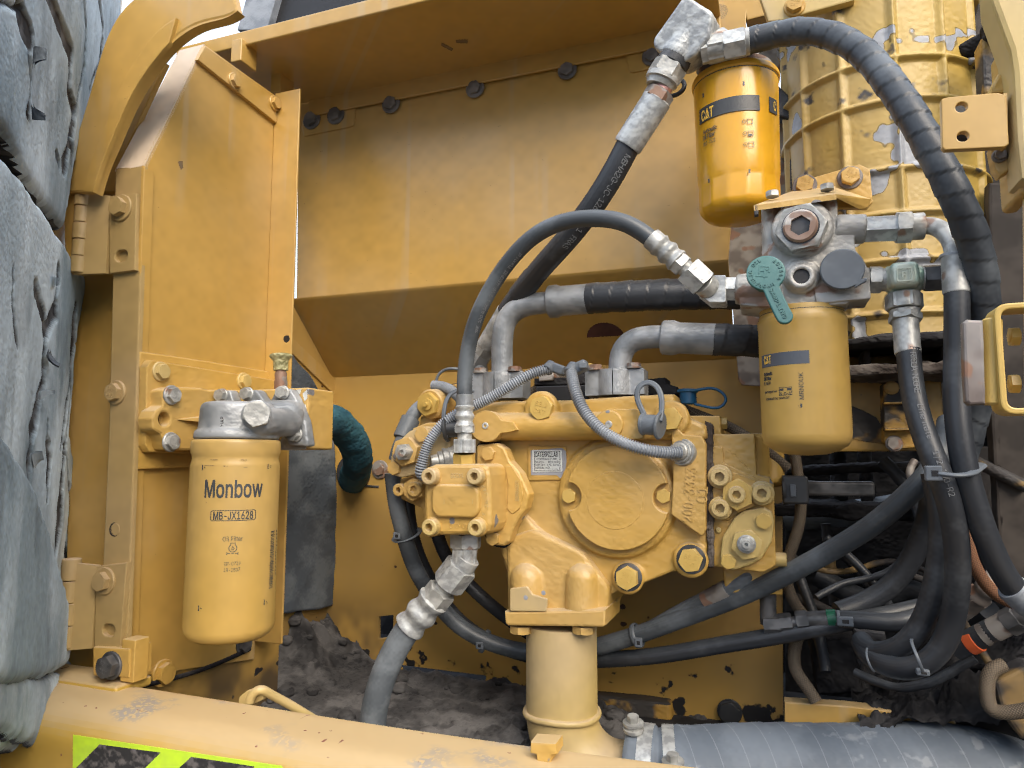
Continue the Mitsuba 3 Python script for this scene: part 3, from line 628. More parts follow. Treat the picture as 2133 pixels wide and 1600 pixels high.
up_cr = [([(60, 110), (64, 170), (58, 240)], 0.012, 0.003), ([(205, -20), (214, 60), (208, 120), (190, 190)], 0.022, 0.005), ([(0, 10), (30, 22), (50, 20)], 0.02, 0.005), ([(100, -20), (128, 55), (150, 110), (147, 190), (158, 235), (137, 345)], 0.024, 0.006), ([(172, -20), (178, 60), (176, 140), (160, 230), (150, 280), (152, 330)], 0.028, 0.006), ([(40, 20), (50, 45), (62, 70)], 0.03, 0.006), ([(120, 320), (125, 345)], 0.03, 0.008)]
lo_cr = [([(122, 560), (115, 640), (95, 700), (90, 790), (78, 850), (62, 960), (58, 1060), (75, 1160), (90, 1260), (92, 1340)], 0.034, 0.007), ([(160, 640), (152, 740), (148, 830), (135, 960), (128, 1060), (118, 1160), (112, 1250)], 0.026, 0.006), ([(75, 605), (90, 660), (92, 690)], 0.02, 0.005), ([(20, 1000), (40, 1080), (60, 1180)], 0.024, 0.006), ([(140, 940), (146, 1040), (140, 1140), (150, 1230)], 0.020, 0.006), ([(100, 880), (104, 960), (98, 1040)], 0.018, 0.005), ([(150, 700), (146, 790), (138, 880), (128, 930)], 0.020, 0.005), ([(160, 1000), (152, 1080), (158, 1180), (148, 1290)], 0.026, 0.006), ([(30, 560), (26, 640), (36, 720)], 0.010, 0.003), ([(110, 1170), (104, 1240), (112, 1300), (120, 1370)], 0.030, 0.007), ([(132, 1180), (128, 1260), (136, 1350)], 0.024, 0.006), ([(180, 600), (168, 680), (160, 760)], 0.020, 0.006)]
sk = foam_slab([(-260, -330), (258, -60), (247, 90), (205, 205), (172, 300), (153, 400), (138, 484), (70, 385), (0, 262), (-120, 60), (-260, -140)], up_cr, 3)
FT = Thing('door_foam', 'upper weathered grey foam block on the open door, cracked top to bottom', 'foam', 'foam blocks on the door')
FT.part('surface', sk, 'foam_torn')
sk = foam_slab([(-260, -90), (-120, 120), (0, 305), (62, 392), (142, 508), (178, 570), (187, 600), (176, 650), (165, 700), (157, 800), (150, 900), (158, 1000), (150, 1090), (166, 1240), (158, 1310), (140, 1370), (118, 1420), (88, 1490), (48, 1563), (-260, 1600)], lo_cr, 11)
FT = Thing('door_foam', 'lower weathered grey foam block on the open door, torn in long ragged strips', 'foam', 'foam blocks on the door')
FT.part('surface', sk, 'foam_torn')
rng = np.random.default_rng(5)
for line, width, depth in lo_cr[:1] + up_cr[:1]:          # curled torn flaps along the cracks
    L = LineString(line)
    for t in np.linspace(0.05, 0.97, 7 if line in (lo_cr[0][0], lo_cr[1][0]) else 2):
        q = L.interpolate(t, normalized=True); p = at_door(q.x + rng.normal() * 6, q.y + rng.normal() * 10, 0.002)
        n = 7; w, hgt = rng.uniform(0.010, 0.026), rng.uniform(0.008, 0.026); curl = rng.uniform(0.5, 1.8); a0 = rng.uniform(-0.9, 0.9) + (0 if rng.random() < 0.6 else math.pi)
        G = [[(u, v) for v in np.linspace(-0.5, 0.5, n)] for u in np.linspace(0, 1, n)]
        pts = []
        for row in G:
            for u, v in row:
                r_ = u * curl; out = w * math.sin(r_) / curl if curl else w * u; lift = w * (1 - math.cos(r_)) / curl
                vv = v * hgt * (1 - 0.55 * u * (1 + 0.5 * math.sin(9 * v + t * 30)))
                e1 = DS * math.cos(a0) + np.array([0, 0, math.sin(a0)]); e2 = -DS * math.sin(a0) + np.array([0, 0, math.cos(a0)])
                pts.append(p + e1 * out + e2 * vv + DN * lift)
        f_ = [[i * n + j, (i + 1) * n + j, (i + 1) * n + j + 1] for i in range(n - 1) for j in range(n - 1)] + [[i * n + j, (i + 1) * n + j + 1, i * n + j + 1] for i in range(n - 1) for j in range(n - 1)]
        sh = tm(pts, f_); vn = sh.vertex_normals; m2 = tm(np.vstack([sh.vertices, sh.vertices - vn * 0.0018]), np.vstack([np.array(f_), np.array(f_)[:, ::-1] + n * n]))
        FT.part('torn_flap', m2, 'foam' if rng.random() < 0.6 else 'foam_dark', 60)
# near hanging lobe and the plastic rag at the lower left
lobe = foam_slab([(-200, 700), (-40, 930), (18, 1010), (60, 1100), (100, 1250), (110, 1330), (96, 1395), (40, 1420), (-60, 1430), (-200, 1440)], [], 21, 0.02, off=0.022, puff=1.6)
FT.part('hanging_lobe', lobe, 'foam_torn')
rag = foam_slab([(-120, 1400), (60, 1408), (105, 1398), (128, 1362), (140, 1370), (120, 1420), (92, 1470), (84, 1510), (62, 1545), (47, 1566), (30, 1550), (-120, 1530)], [], 31, 0.004, off=0.018, puff=2.5)
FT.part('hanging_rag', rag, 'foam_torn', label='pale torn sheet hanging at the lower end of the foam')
T = Thing('torn_rubber', 'brown black shreds of rubber sticking out below the door foam', 'rubber strip')
T.part('shred', slab_y([(60, 1500), (100, 1450), (135, 1440), (120, 1495), (75, 1560), (50, 1600), (30, 1600)], 0.60, 0.004, 0.001), 'old_steel')
T.part('shred', slab_y([(85, 1493), (145, 1490), (138, 1500), (88, 1507)], 0.585, 0.004, 0.001), 'dark_steel')
T.part('shred', slab_y([(-60, 1570), (30, 1545), (75, 1560), (40, 1640), (-60, 1640)], 0.615, 0.004, 0.001), 'old_steel')

# curved frame over the door and the body strip behind it
def band(outer, inner, Y, t, b=0.003):
    return slab_y(outer + inner[::-1], Y, t, b)
T = Thing('door_frame', 'curved yellow door frame arching over the upper left corner', 'frame')
def sm(pts, n=30):
    s = spline(np.column_stack([np.array(pts, float), np.zeros(len(pts))]), 8.0); return [tuple(p[:2]) for p in s]
inn = sm([(495, 22), (478, 32), (430, 44), (390, 60), (345, 95), (318, 128), (272, 200), (232, 290), (206, 350), (190, 400)])
out = sm([(470, -90), (420, -70), (340, -40), (255, 20), (210, 110), (184, 200), (160, 280), (142, 350), (134, 402)])
T.part('arch', band(out, inn, 0.605, 0.008, 0.003), 'panel')
lip_in = sm([(492, 25), (474, 36), (428, 49), (392, 65), (349, 100), (322, 133), (276, 205), (236, 293), (211, 352), (196, 402)])
T.part('arch_lip', band(inn, lip_in, 0.604, 0.012, 0.001), 'panel')
ridge = sm([(262, 40), (300, 20), (345, 36), (310, 70), (270, 120), (232, 190), (200, 280), (172, 360), (160, 400)])
T.part('arch_step', band(sm([(366, 36), (330, 62), (290, 112), (250, 180), (214, 270), (184, 350), (172, 400)]), sm([(352, 88), (322, 124), (276, 192), (236, 280), (210, 345), (193, 400)]), 0.600, 0.006, 0.003), 'panel')
T = Thing('body_strip', 'upright yellow body strip between the door frame and the left post', 'panel')
T.part('sheet', band(sm([(318, 122), (285, 180), (240, 270), (205, 340), (186, 400)]), sm([(346, 132), (318, 190), (285, 262), (255, 335), (240, 400)]), 0.66, 0.006, 0.002), 'panel')
T.part('sheet', slab_y([(150, 380), (252, 380), (248, 560), (240, 900), (226, 1180), (218, 1420), (135, 1440)], 0.672, 0.006, 0.001), 'panel')
# ------------------------------------------------------------------ the hydraulic pump
FY = np.array([0, -1.0, 0])
def disc(px, py, Y, rpx, t, b=0.0015, n=48, axis=(0, -1, 0)):
    """A round boss on the plane Y, standing t metres out of it."""
    r = rpx * mpp(px, py, Y); b = min(b, r * 0.4, t * 0.6)
    return lathe(at(px, py, Y), axis, [(0, r), (t - b, r), (t - b * 0.3, r - b * 0.3), (t, r - b)], n)
def circ(px, py, rpx, n=24, a0=0, a1=360):
    return [(px + rpx * math.cos(math.radians(a)), py + rpx * math.sin(math.radians(a))) for a in np.linspace(a0, a1, n)]
def smooth_union(meshes, size, it, amp=0.0006, seed=0):
    """Castings: the pieces united, refined and smoothed so that they flow into each other."""
    def M_(m):
        m = tm(m.vertices, m.faces); m.merge_vertices(); m.remove_unreferenced_vertices()
        return m3.Manifold(m3.Mesh(np.asarray(m.vertices, np.float32), np.asarray(m.faces, np.uint32)))
    q = M_(meshes[0])
    for m in meshes[1:]: q = q + M_(m)
    q = q.refine_to_length(size); m = man(q); m.merge_vertices()
    trimesh.smoothing.filter_taubin(m, lamb=0.5, nu=0.52, iterations=it)
    n = np.array(m.vertex_normals); d = (meshkit.fbm(m.vertices * 90, 3, seed) - 0.5) * 2 * amp
    return tm(m.vertices + n * d[:, None], m.faces)
P_ = Thing('hydraulic_pump', 'large cast yellow hydraulic pump in the middle with a round front cover', 'pump')
YB = 0.885
core = [slab_y([(1052, 905), (1440, 895), (1474, 905), (1474, 1150), (1462, 1182), (1440, 1196), (1405, 1190), (1338, 1216), (1312, 1228), (1288, 1232), (1268, 1240), (1262, 1276), (1058, 1276), (1056, 1195), (1046, 1160), (1050, 1110), (1010, 1090), (1000, 930)], YB, 0.22, 0.006, 0.004)]
core += [slab_y([(960, 905), (1050, 895), (1050, 1100), (960, 1090)], YB + 0.015, 0.18, 0.006)]
core += [lathe(at(1288, 1035, YB + 0.01), FY, [(0, 0.078), (0.02, 0.072)], 60)]
core += [slab_y([(1040, 1010), (1110, 1090), (1190, 1160), (1210, 1200), (1060, 1200), (1040, 1150)], YB - 0.008, 0.03, 0.006)]
for x, y, rr in ((1440, 1165, 36), (1310, 1202, 33)): core += [disc(x, y, YB + 0.005, rr, 0.012, 0.003)]
P_.part('housing', smooth_union(core, 0.006, 6), 'cast', 60)
# bottom neck with two round lobes and the flange above the pipe
def lobe_mesh(x0, x1, yt, yb, Y, depth):
    a, b = at((x0 + x1) / 2, yt + (x1 - x0) / 2, Y), at((x0 + x1) / 2, yb, Y); r = (x1 - x0) / 2 * mpp(x0, yb, Y)
    return man(m3.Manifold.batch_hull([m3.Manifold.sphere(r * 0.98, 24).translate(list(a + [0, 0.006, 0])), m3.Manifold.cylinder(0.004, r, r, 24).translate(list(b + [0, 0.004, 0])), m3.Manifold.cylinder(0.004, r, r, 24).translate(list(b + [0, depth, 0])), m3.Manifold.sphere(r, 24).translate(list(a + [0, depth, 0.0]))]))
neck = [slab_y([(1052, 1120), (1110, 1100), (1215, 1150), (1270, 1225), (1264, 1278), (1056, 1278)], YB - 0.012, 0.09, 0.006), lobe_mesh(1058, 1136, 1170, 1277, YB - 0.01, 0.05), lobe_mesh(1175, 1248, 1172, 1277, YB - 0.012, 0.05)]
P_.part('neck', smooth_union(neck, 0.005, 7), 'cast', 60)
P_.part('machined_pad', slab_y([(1062, 1226), (1098, 1222), (1108, 1238), (1140, 1248), (1138, 1274), (1062, 1273)], YB - 0.0315, 0.004, 0.001, 0.002), 'pale_paint')
for px, py in ((1095, 1245), (1132, 1235)): P_.part('paint_chip', lathe(at(px, py, YB - 0.0318), FY, [(0, 0.003), (0.0002, 0.0026)], 7), 'chip_grey')
P_.part('neck_flange', slab_y([(1050, 1274), (1262, 1270), (1261, 1303), (1256, 1307), (1057, 1304), (1052, 1298)], YB - 0.030, 0.085, 0.003), 'cast')
for px in (1086, 1216):
    P_.part('flange_bolt', hexm(at(px, 1303, YB - 0.012), (0, 0, -1), 0.0145, 0.009, 0.5), 'cast', 30)
# top manifold
top = [slab_y([(985, 842), (1040, 836), (1205, 832), (1330, 823), (1404, 820), (1412, 852), (1440, 872), (1470, 885), (1474, 915), (985, 918)], YB - 0.012, 0.12, 0.005),
       tube(np.array([at(995, 888, 0.868), at(1340, 887, 0.868)]), 29 * mpp(1150, 888, 0.868), 32), disc(1131, 852, YB - 0.012, 37, 0.012, 0.004), disc(1400, 872, YB - 0.010, 37, 0.008, 0.003),
       slab_y([(1232, 880), (1262, 852), (1330, 852), (1340, 862), (1340, 914), (1262, 918)], 0.846, 0.04, 0.008, 0.002)]
P_.part('manifold', smooth_union(top, 0.0045, 5, 0.0005, 4), 'cast', 60)
lev = Polygon(circ(1012, 888, 33)).union(Polygon([(1030, 872), (1048, 876), (1068, 879), (1078, 895), (1062, 900), (1045, 902), (1030, 905)])).buffer(4).buffer(-4)
P_.part('lever_pad', slab_y(list(lev.exterior.coords), 0.845, 0.02, 0.0025), 'cast')
P_.part('lever_pad', slab_y(circ(1268, 884, 30), 0.842, 0.012, 0.002), 'cast')
for px in (1011, 1268): P_.part('plug_screw', socket_head(at(px, 884 if px > 1100 else 887, 0.8452 if px < 1100 else 0.842), FY, 0.0044, 0.0015, 0.45), 'zinc')
P_.bolt(1131, 851, YB - 0.024, 26, 'bolt_paint', washer=0, h=0.7, rot=0.25)
P_.bolt(1397, 873, YB - 0.018, 25, 'bolt_paint', washer=0, h=0.8, rot=0.1)
P_.bolt(1440, 1165, YB - 0.006, 25, 'bolt_paint', washer=1.2, wmat='dark_steel', h=0.8, rot=0.15)
P_.bolt(1309, 1202, YB - 0.006, 24, 'bolt_paint', washer=1.2, wmat='dark_steel', h=0.9, rot=0.55)
# round cover with its raised ring
rc = 109 * mpp(1288, 1035, 0.862); c0 = at(1288, 1035, 0.875)
CP = Point(0, 0).buffer(rc, quad_segs=24)
for sx in (-1, 1): CP = CP.difference(Point(sx * rc * 0.97, 0).buffer(0.0175))
P_.part('round_cover', put(bevel(CP, 0.012, 0.0025, 3), c0, [1, 0, 0], [0, 0, 1], [0, -1, 0]), 'cast')
rr = 60 * mpp(1280, 1040, 0.862)
P_.part('cover_ring', put(bevel(Point(0, 0).buffer(rr, quad_segs=20), 0.0007, 0.0005), at(1280, 1042, 0.863), [1, 0, 0], [0, 0, 1], [0, -1, 0]), 'cast')
for px in (1187, 1383): P_.bolt(px, 1033, 0.874, 15.5, 'bolt_paint', washer=0, h=0.75, rot=0.4, mark=False)
# front rib with the cast number, gasket line behind it
P_.part('rib', lumps(slab_y([(1398, 880), (1425, 905), (1462, 908), (1470, 925), (1470, 1105), (1462, 1118), (1398, 1072), (1402, 1000)], 0.866, 0.022, 0.006, 0.002), 0.0006, 70, 3, 0.006), 'cast', 50)
for txt, px, py, L in (('200-3333', 1424, 1030, 112), ('01', 1452, 1030, 34)):
    m = fit_text(txt, 21 * mpp(px, py, 0.866), L * mpp(px, py, 0.866), 0.0012)
    P_.part('cast_number', put(m, at(px, py, 0.866) + [0.0065 if L > 50 else 0.006, -0.0002, 0], [0.1, 0, 0.995], [-0.995, 0, 0.1], FY), 'cast')
P_.part('gasket', lumps(slab_y([(1468, 876), (1484, 884), (1486, 1182), (1474, 1184), (1474, 1130), (1471, 1100)], YB - 0.004, 0.1, 0.002), 0.0022, 110, 1, 0.005), 'mud', 60)
# name plate
P_.part('plate_pad', slab_y([(1098, 928), (1180, 930), (1181, 1000), (1099, 1002)], 0.8825, 0.012, 0.0015, 0.002), 'cast')
np_ = P_.part('name_plate', slab_y([(1108, 937), (1170, 938), (1171, 983), (1109, 984)], 0.8815, 0.0012, 0.0003, 0.0012), 'plate_metal', under=P_.k)
edge = LineString([(0, 0)]) if False else None
P_.part('scuffed_edge', slab_y([(1105, 938), (1170, 933), (1179, 940), (1180, 962), (1176, 990), (1186, 992), (1182, 1000), (1166, 996), (1160, 990), (1106, 990)], 0.8821, 0.0008, 0.0002, 0.001), 'chip_grey')
def flat_text(T, txt, px, py, Y, hpx, wpx, m='ink', bold=False, under=None, d=0.00025, name='lettering', rot=0.0):
    s = mpp(px, py, Y); q = fit_text(txt, hpx * s, wpx * s, d, bold); c, s_ = math.cos(rot), math.sin(rot)
    return T.part(name, put(q, at(px, py, Y), [c, 0, s_], [-s_, 0, c], FY), m, False, under)
flat_text(P_, 'CATERPILLAR', 1138, 947, 0.8812, 9.5, 50, bold=True, under=np_)
for i, (tx, tw) in enumerate((('HYDRAULIC PUMP', 44), ('MODEL     SBS 120', 50), ('PART NO.  173-6952', 52), ('SERIAL NO.  _____', 50))):
    flat_text(P_, tx, 1139, 956 + 6.2 * i, 0.8812, 4.2, tw, under=np_)
P_.part('frame_line', put(bevel(Polygon([(-.0175, -.0128), (.0175, -.0128), (.0175, .0128), (-.0175, .0128)]).difference(sbox(-.0169, -.0122, .0169, .0122)), 0.0002, 0.00002), at(1139.5, 960.5, 0.8812), [1, 0, 0], [0, 0, 1], FY), 'ink', under=np_)
# right-hand valve body
body = [slab_y([(1480, 905), (1572, 903), (1576, 990), (1604, 996), (1612, 1010), (1616, 1178), (1590, 1192), (1486, 1180)], 0.895, 0.16, 0.006, 0.002), tube(np.array([at(1555, 905, 0.94), at(1560, 1000, 0.94)]), 0.026, 24), tube(np.array([at(1598, 930, 0.97), at(1600, 1010, 0.96)]), 0.02, 24)]
P_.part('valve_body', smooth_union(body, 0.006, 6, 0.0005, 7), 'cast', 60)
P_.part('valve_plate', slab_y([(1480, 930), (1505, 930), (1508, 965), (1530, 975), (1600, 1005), (1612, 1030), (1610, 1048), (1590, 1058), (1545, 1064), (1518, 1084), (1482, 1082)], 0.892, 0.012, 0.002, 0.002), 'cast')
P_.part('clamp_block', slab_y([(1524, 982), (1572, 1000), (1576, 1010), (1568, 1040), (1572, 1054), (1538, 1068), (1524, 1058), (1520, 1040), (1484, 1038), (1484, 1016), (1520, 1016)], 0.884, 0.012, 0.002, 0.001), 'cast')
for i, (px, py, rp) in enumerate(((1500, 993, 21), (1587, 1027, 21), (1501, 1058, 20))):
    P_.part('collar', disc(px, py, 0.884, rp * 1.2, 0.006), 'pale_paint'); P_.part('socket_screw', socket_head(at(px, py, 0.879), FY, rp * mpp(px, py, 0.88) * 0.93, 0.011, 0.55, 0.3 + i), 'pale_paint')
P_.part('port_nut', hexm(at(1537, 1029, 0.885), FY, 33 * mpp(1537, 1029, 0.885), 0.012, 0.45), 'bolt_paint', 30)
P_.part('socket_screw', socket_head(at(1535, 1030, 0.874), FY, 18 * mpp(1535, 1030, 0.874), 0.009, 0.52, 0.1), 'pale_paint')
P_.part('oval_flange', slab_y([(1505, 1118), (1530, 1078), (1548, 1064), (1590, 1056), (1608, 1066), (1613, 1086), (1608, 1128), (1586, 1164), (1565, 1176), (1530, 1188), (1508, 1184), (1500, 1162)], 0.884, 0.014, 0.002, 0.004), 'pale_paint')
P_.bolt(1591, 1085, 0.884, 17, 'bolt_paint', washer=0, h=0.7, rot=0.7, mark=False)
P_.bolt(1518, 1169, 0.884, 16, 'bolt_paint', washer=0, h=0.8, rot=0.3, mark=False)
P_.part('adjuster_nut', hexm(at(1556, 1133, 0.885), FY, 32 * mpp(1556, 1133, 0.885), 0.010, 0.25), 'pale_paint', 30)
P_.part('adjuster_screw', [lathe(at(1555, 1133, 0.876), FY, [(0, 0.0105), (0.004, 0.0105), (0.0045, 0.009), (0.008, 0.009)], 24), hexm(at(1555, 1133, 0.868), FY, 0.0085, 0.006, 0.2), lathe(at(1555, 1133, 0.862), FY, [(0, 0.0045), (0.007, 0.0045), (0.0072, 0.002), (0.003, 0.0018)], 20)], 'zinc', 30)
P_.part('plug', cyl(at(1612, 1165, 0.91), at(1612, 1165, 0.91) + [0.014, 0, 0], 0.008), 'pale_paint')
P_.part('base_casting', slab_y([(1502, 1150), (1628, 1180), (1630, 1240), (1510, 1235)], 0.93, 0.12, 0.003), 'cast')
P_.part('small_plug', [disc(1497, 1104, 0.893, 6, 0.002)], 'pale_paint')
# upper right shoulder and hex plug
P_.part('shoulder_block', lumps(slab_y([(1415, 866), (1500, 866), (1502, 905), (1576, 907), (1576, 925), (1470, 930)], 0.905, 0.09, 0.006, 0.002), 0.0005, 70, 9, 0.007), 'cast', 50)
P_.part('hex_plug', hexm(at(1499, 882, 0.93), (1, 0, 0), 13 * mpp(1500, 882, 0.92), 0.009, 0.2), 'bolt_paint', 30)
# gear pump on the left of the pump front
G = Sub(P_, 'gear_pump', 'small square gear pump with four socket screws on the front of the pump')
YG = 0.80
gb = slab_y([(884, 985), (893, 972), (905, 967), (1008, 966), (1018, 972), (1022, 990), (1024, 1092), (1018, 1108), (1008, 1115), (895, 1115), (884, 1106), (882, 1040)], YG, 0.062, 0.005, 0.004)
G.part('body', gb, 'cast', 50)
gf = slab_y([(992, 926), (1036, 923), (1052, 934), (1062, 960), (1084, 985), (1103, 1030), (1096, 1060), (1080, 1082), (1070, 1100), (1060, 1130), (1048, 1138), (1030, 1136), (1010, 1115), (990, 1105)], YG + 0.052, 0.02, 0.003, 0.004)
G.part('flange', gf, 'cast', 50)
G.part('gasket', slab_y([(992, 924), (1038, 920), (1056, 930), (1066, 958), (1088, 983), (1107, 1030), (1100, 1062), (1084, 1085), (1074, 1103), (1064, 1134), (1050, 1142), (1030, 1139), (1010, 1118)], YG + 0.0725, 0.004, 0.0008, 0.004), 'grime')
G.part('flange_pocket', slab_y([(1052, 972), (1066, 970), (1085, 1000), (1090, 1030), (1082, 1060), (1066, 1072), (1056, 1060), (1058, 1010)], YG + 0.050, 0.004, 0.001, 0.003), 'cast')
m = fit_text('DEHRAA0220', 8 * mpp(1076, 1020, 0.85), 42 * mpp(1076, 1020, 0.85), 0.0006)
G.part('lettering', put(m, at(1077, 1022, YG + 0.0498), [0, 0, 1], [-1, 0, 0], FY), 'pale_paint', False)
s = mpp(954, 1043, YG)
oval = sbox(-32 * s, -12 * s, 32 * s, 12 * s).buffer(22 * s, quad_segs=10)
G.part('oval_boss', put(bevel(oval, 0.007, 0.003, 3), at(952, 1043, YG), [1, 0, 0], [0, 0, 1], FY), 'cast')
for px in (925, 984): flat_text(G, '1', px, 1044, YG - 0.0072, 9, 3, 'pale_paint', name='oval_mark', d=0.0003)
for i, (px, py) in enumerate(((901, 992), (995, 992), (902, 1097), (997, 1098))):
    G.part('screw_boss', disc(px, py, YG, 20, 0.004), 'cast'); G.part('socket_screw', socket_head(at(px, py, YG - 0.003), FY, 17 * mpp(px, py, YG), 0.012, 0.55, 0.2 + i * 0.6), 'pale_paint')
flat_text(G, '14130', 952, 991, YG, 9, 28, 'pale_paint', rot=math.pi, d=0.0006)
for i in (-1, 0, 1):
    G.part('ring_mark', put(bevel(Point(0, 0).buffer(4.6 * s).difference(Point(0, 0).buffer(3.4 * s)), 0.0007, 0.0002), at(953 + 13 * i, 1096, YG), [1, 0, 0], [0, 0, 1], FY), 'cast')
txt_ = 'MADE IN JAPAN'
for i, ch in enumerate(txt_):
    if ch == ' ': continue
    a = math.radians(-48 + 7.6 * i); px, py = 950 + 64 * math.cos(a), 1043 - 64 * math.sin(a)
    G.part('lettering', put(text(ch, 7 * s, 0.0005), at(px, py, YG), [-math.sin(a), 0, math.cos(a)], [-math.cos(a), 0, -math.sin(a)], FY), 'pale_paint', False)
G.bolt(1019, 945, YG + 0.052, 15, 'cast', washer=0, h=0.8, rot=0.2); G.bolt(1029, 1121, YG + 0.052, 15, 'cast', washer=0, h=0.8, rot=0.5)
# adjusters at the left end of the pump
P_.part('adjuster_casting', smooth_union([slab_y([(858, 892), (890, 880), (960, 880), (1000, 905), (1000, 980), (880, 985)], 0.875, 0.14, 0.008, 0.003), slab_y([(905, 865), (1000, 845), (1000, 920), (905, 920)], 0.92, 0.1, 0.006)], 0.006, 5, 0.0006, 8), 'cast', 60)
P_.part('adjuster_flange', slab_y([(812, 975), (815, 948), (824, 925), (852, 898), (880, 888), (926, 889), (940, 905), (938, 930), (905, 960), (880, 985), (836, 995), (818, 990)], 0.855, 0.014, 0.002, 0.005), 'pale_paint')
P_.bolt(882, 905, 0.855, 17, 'cast', washer=0, h=0.6, rot=0.2, mark=False); P_.bolt(824, 975, 0.855, 15, 'cast', washer=0, h=0.7, rot=0.4, mark=False)
P_.part('adjuster_nut', hexm(at(851, 941, 0.856), FY, 31 * mpp(851, 941, 0.856), 0.012, 0.3), 'cast', 30)
P_.part('adjuster_screw', [hexm(at(846, 942, 0.845), FY, 0.0115, 0.012, 0.1), lathe(at(846, 942, 0.835), FY, [(0, 0.006), (0.012, 0.006), (0.0125, 0.003), (0.008, 0.0028)], 24)], 'zinc', 30)
P_.part('socket_screw', socket_head(at(838, 1020, 0.87), FY, 13 * mpp(838, 1020, 0.87), 0.012, 0.5), 'cast')
P_.part('port_nut', hexm(at(868, 1019, 0.872), FY, 24 * mpp(868, 1019, 0.87), 0.012, 0.5), 'cast', 30)
P_.part('socket_screw', socket_head(at(867, 1019, 0.862), FY, 16 * mpp(868, 1019, 0.86), 0.008, 0.52, 0.4), 'cast')
P_.part('corner_casting', slab_y([(828, 1000), (884, 985), (900, 1110), (890, 1130), (880, 1060), (835, 1040)], 0.885, 0.08, 0.004, 0.003), 'cast')
# upper left: valve cartridge with a hex, small boss
P_.part('cartridge', [cyl(at(895, 842, 0.90), at(985, 832, 1.02), 31 * mpp(900, 842, 0.9), 0.002)], 'cast', 40)
P_.part('cartridge_nut', hexm(at(895, 842, 0.90), unit(at(895, 842, 0.90) - at(935, 838, 0.95)), 25 * mpp(895, 842, 0.9), 0.009, 0.3), 'bolt_paint', 30)
P_.part('cartridge_stem', lathe(at(893, 842, 0.893), unit(at(895, 842, 0.90) - at(935, 838, 0.95)), [(0, 0.008), (0.006, 0.008), (0.0065, 0.0035), (0.011, 0.003)], 24), 'bolt_paint')
P_.part('cartridge_boss', lumps(rbox(at(900, 882, 0.93), [0.02, 0.04, 0.02], b=0.004), 0.0008, 60, 1, 0.006), 'cast', 50)
P_.part('cartridge_block', lumps(slab_y([(905, 805), (990, 790), (990, 850), (915, 850)], 0.95, 0.1, 0.006), 0.001, 50, 2, 0.008), 'grubby', 50)
# grey sensor screwed in behind the gear pump
sa = unit(np.array([-0.75, -0.55, -0.12]))
P_.part('sensor', lathe(at(925, 958, 0.86) - sa * 0.02, sa, [(0, 0.018), (0.014, 0.018), (0.016, 0.0165), (0.022, 0.0165), (0.023, 0.013), (0.028, 0.012), (0.029, 0.009), (0.038, 0.008)], 36), 'zinc')
# round sensor at the right, where the front conduit ends
sb = unit(np.array([-0.30, -0.9, 0.1])); o = at(1424, 943, 0.868)
P_.part('sensor', lathe(o + [0, 0.004, 0], sb, [(0, 0.0165), (0.006, 0.0165), (0.0075, 0.0155), (0.0076, 0.0135), (0.010, 0.0135), (0.011, 0.0125), (0.0112, 0.0105), (0.014, 0.0105), (0.0155, 0.009), (0.0157, 0.007), (0.020, 0.0065)], 40), 'zinc')
# outlet pipe with elbow
pr = 74 * mpp(1169, 1400, 0.905); pc = at(1169, 1300, 0.905); pz = at(1169, 1300, 0.905)[2]; pb_ = at(1169, 1585, 0.905)[2]
xo = at(1312, 1570, 0.905)[0]
elb = [[pc[0], 0.905, pz], [pc[0], 0.905, at(0, 1400, 0.905)[2]], [pc[0], 0.905, at(1169, 1500, 0.905)[2]]]
ct = at(1169, 1484, 0.905)[2]; Rr = 0.0711
arc = [[pc[0] + Rr * (1 - math.cos(a)), 0.905, ct - Rr * math.sin(a)] for a in np.linspace(0, math.pi / 2, 16)]
P_.part('outlet_pipe', tube(np.array([[pc[0], 0.905, z] for z in np.linspace(pz, ct + 0.001, 12)]), pr, 48), 'pale_paint')
P_.part('outlet_elbow', tube(np.array(arc + [[arc[-1][0] + 0.004 * k, 0.905, arc[-1][2]] for k in range(1, 14)]), pr * 0.995, 48), 'pale_paint')
wl = [[pc[0] + (pr + 0.0005) * math.cos(a), 0.905 + (pr + 0.0005) * math.sin(a), ct + 0.001 + 0.001 * math.sin(3 * a)] for a in np.linspace(0, 2 * math.pi, 90)]
P_.part('weld_bead', lumps(tube(np.array(wl), 0.0042, 10, False), 0.0008, 160, 1), 'pale_paint', 60)
PIPE_END = np.array([arc[-1][0] + 0.05, 0.905, arc[-1][2]])

# suction flanges with bent steel pipes and taped hoses
def split_flange(T, x0, x1, yt, yb, Y):
    c = (x0 + x1) / 2
    a, b = at(c, yt, Y + 0.025), at(c, yb, Y + 0.025)
    L = a[2] - b[2]; w = (x1 - x0) * mpp(c, yb, Y)
    for sgn in (-1, 1):
        P = Point(0, 0).buffer(w * 0.34).union(sbox(-w / 2, -w * 0.22, w / 2, w * 0.22)).buffer(0.004).buffer(-0.004)
        P = P.intersection(sbox(0.0006, -1, 1, 1) if sgn > 0 else sbox(-1, -1, -0.0006, 1))
        T.part('clamp_half', lumps(put(bevel(P, L, 0.003), [b[0], b[1], b[2]], [1, 0, 0], [0, 1, 0], [0, 0, 1]), 0.0004, 80, 2, 0.008), 'alu', 50)
        o = np.array([b[0] + sgn * w * 0.33, b[1] - w * 0.16, b[2] + L])
        T.part('clamp_bolt', [hexm(o, (0, 0, 1), 0.009, 0.007, 0.3 * sgn), lathe(o, (0, 0, 1), [(0, 0.0105), (0.002, 0.0105)], 24)], 'old_steel', 30)
    return np.array([b[0], b[1], b[2] + L])
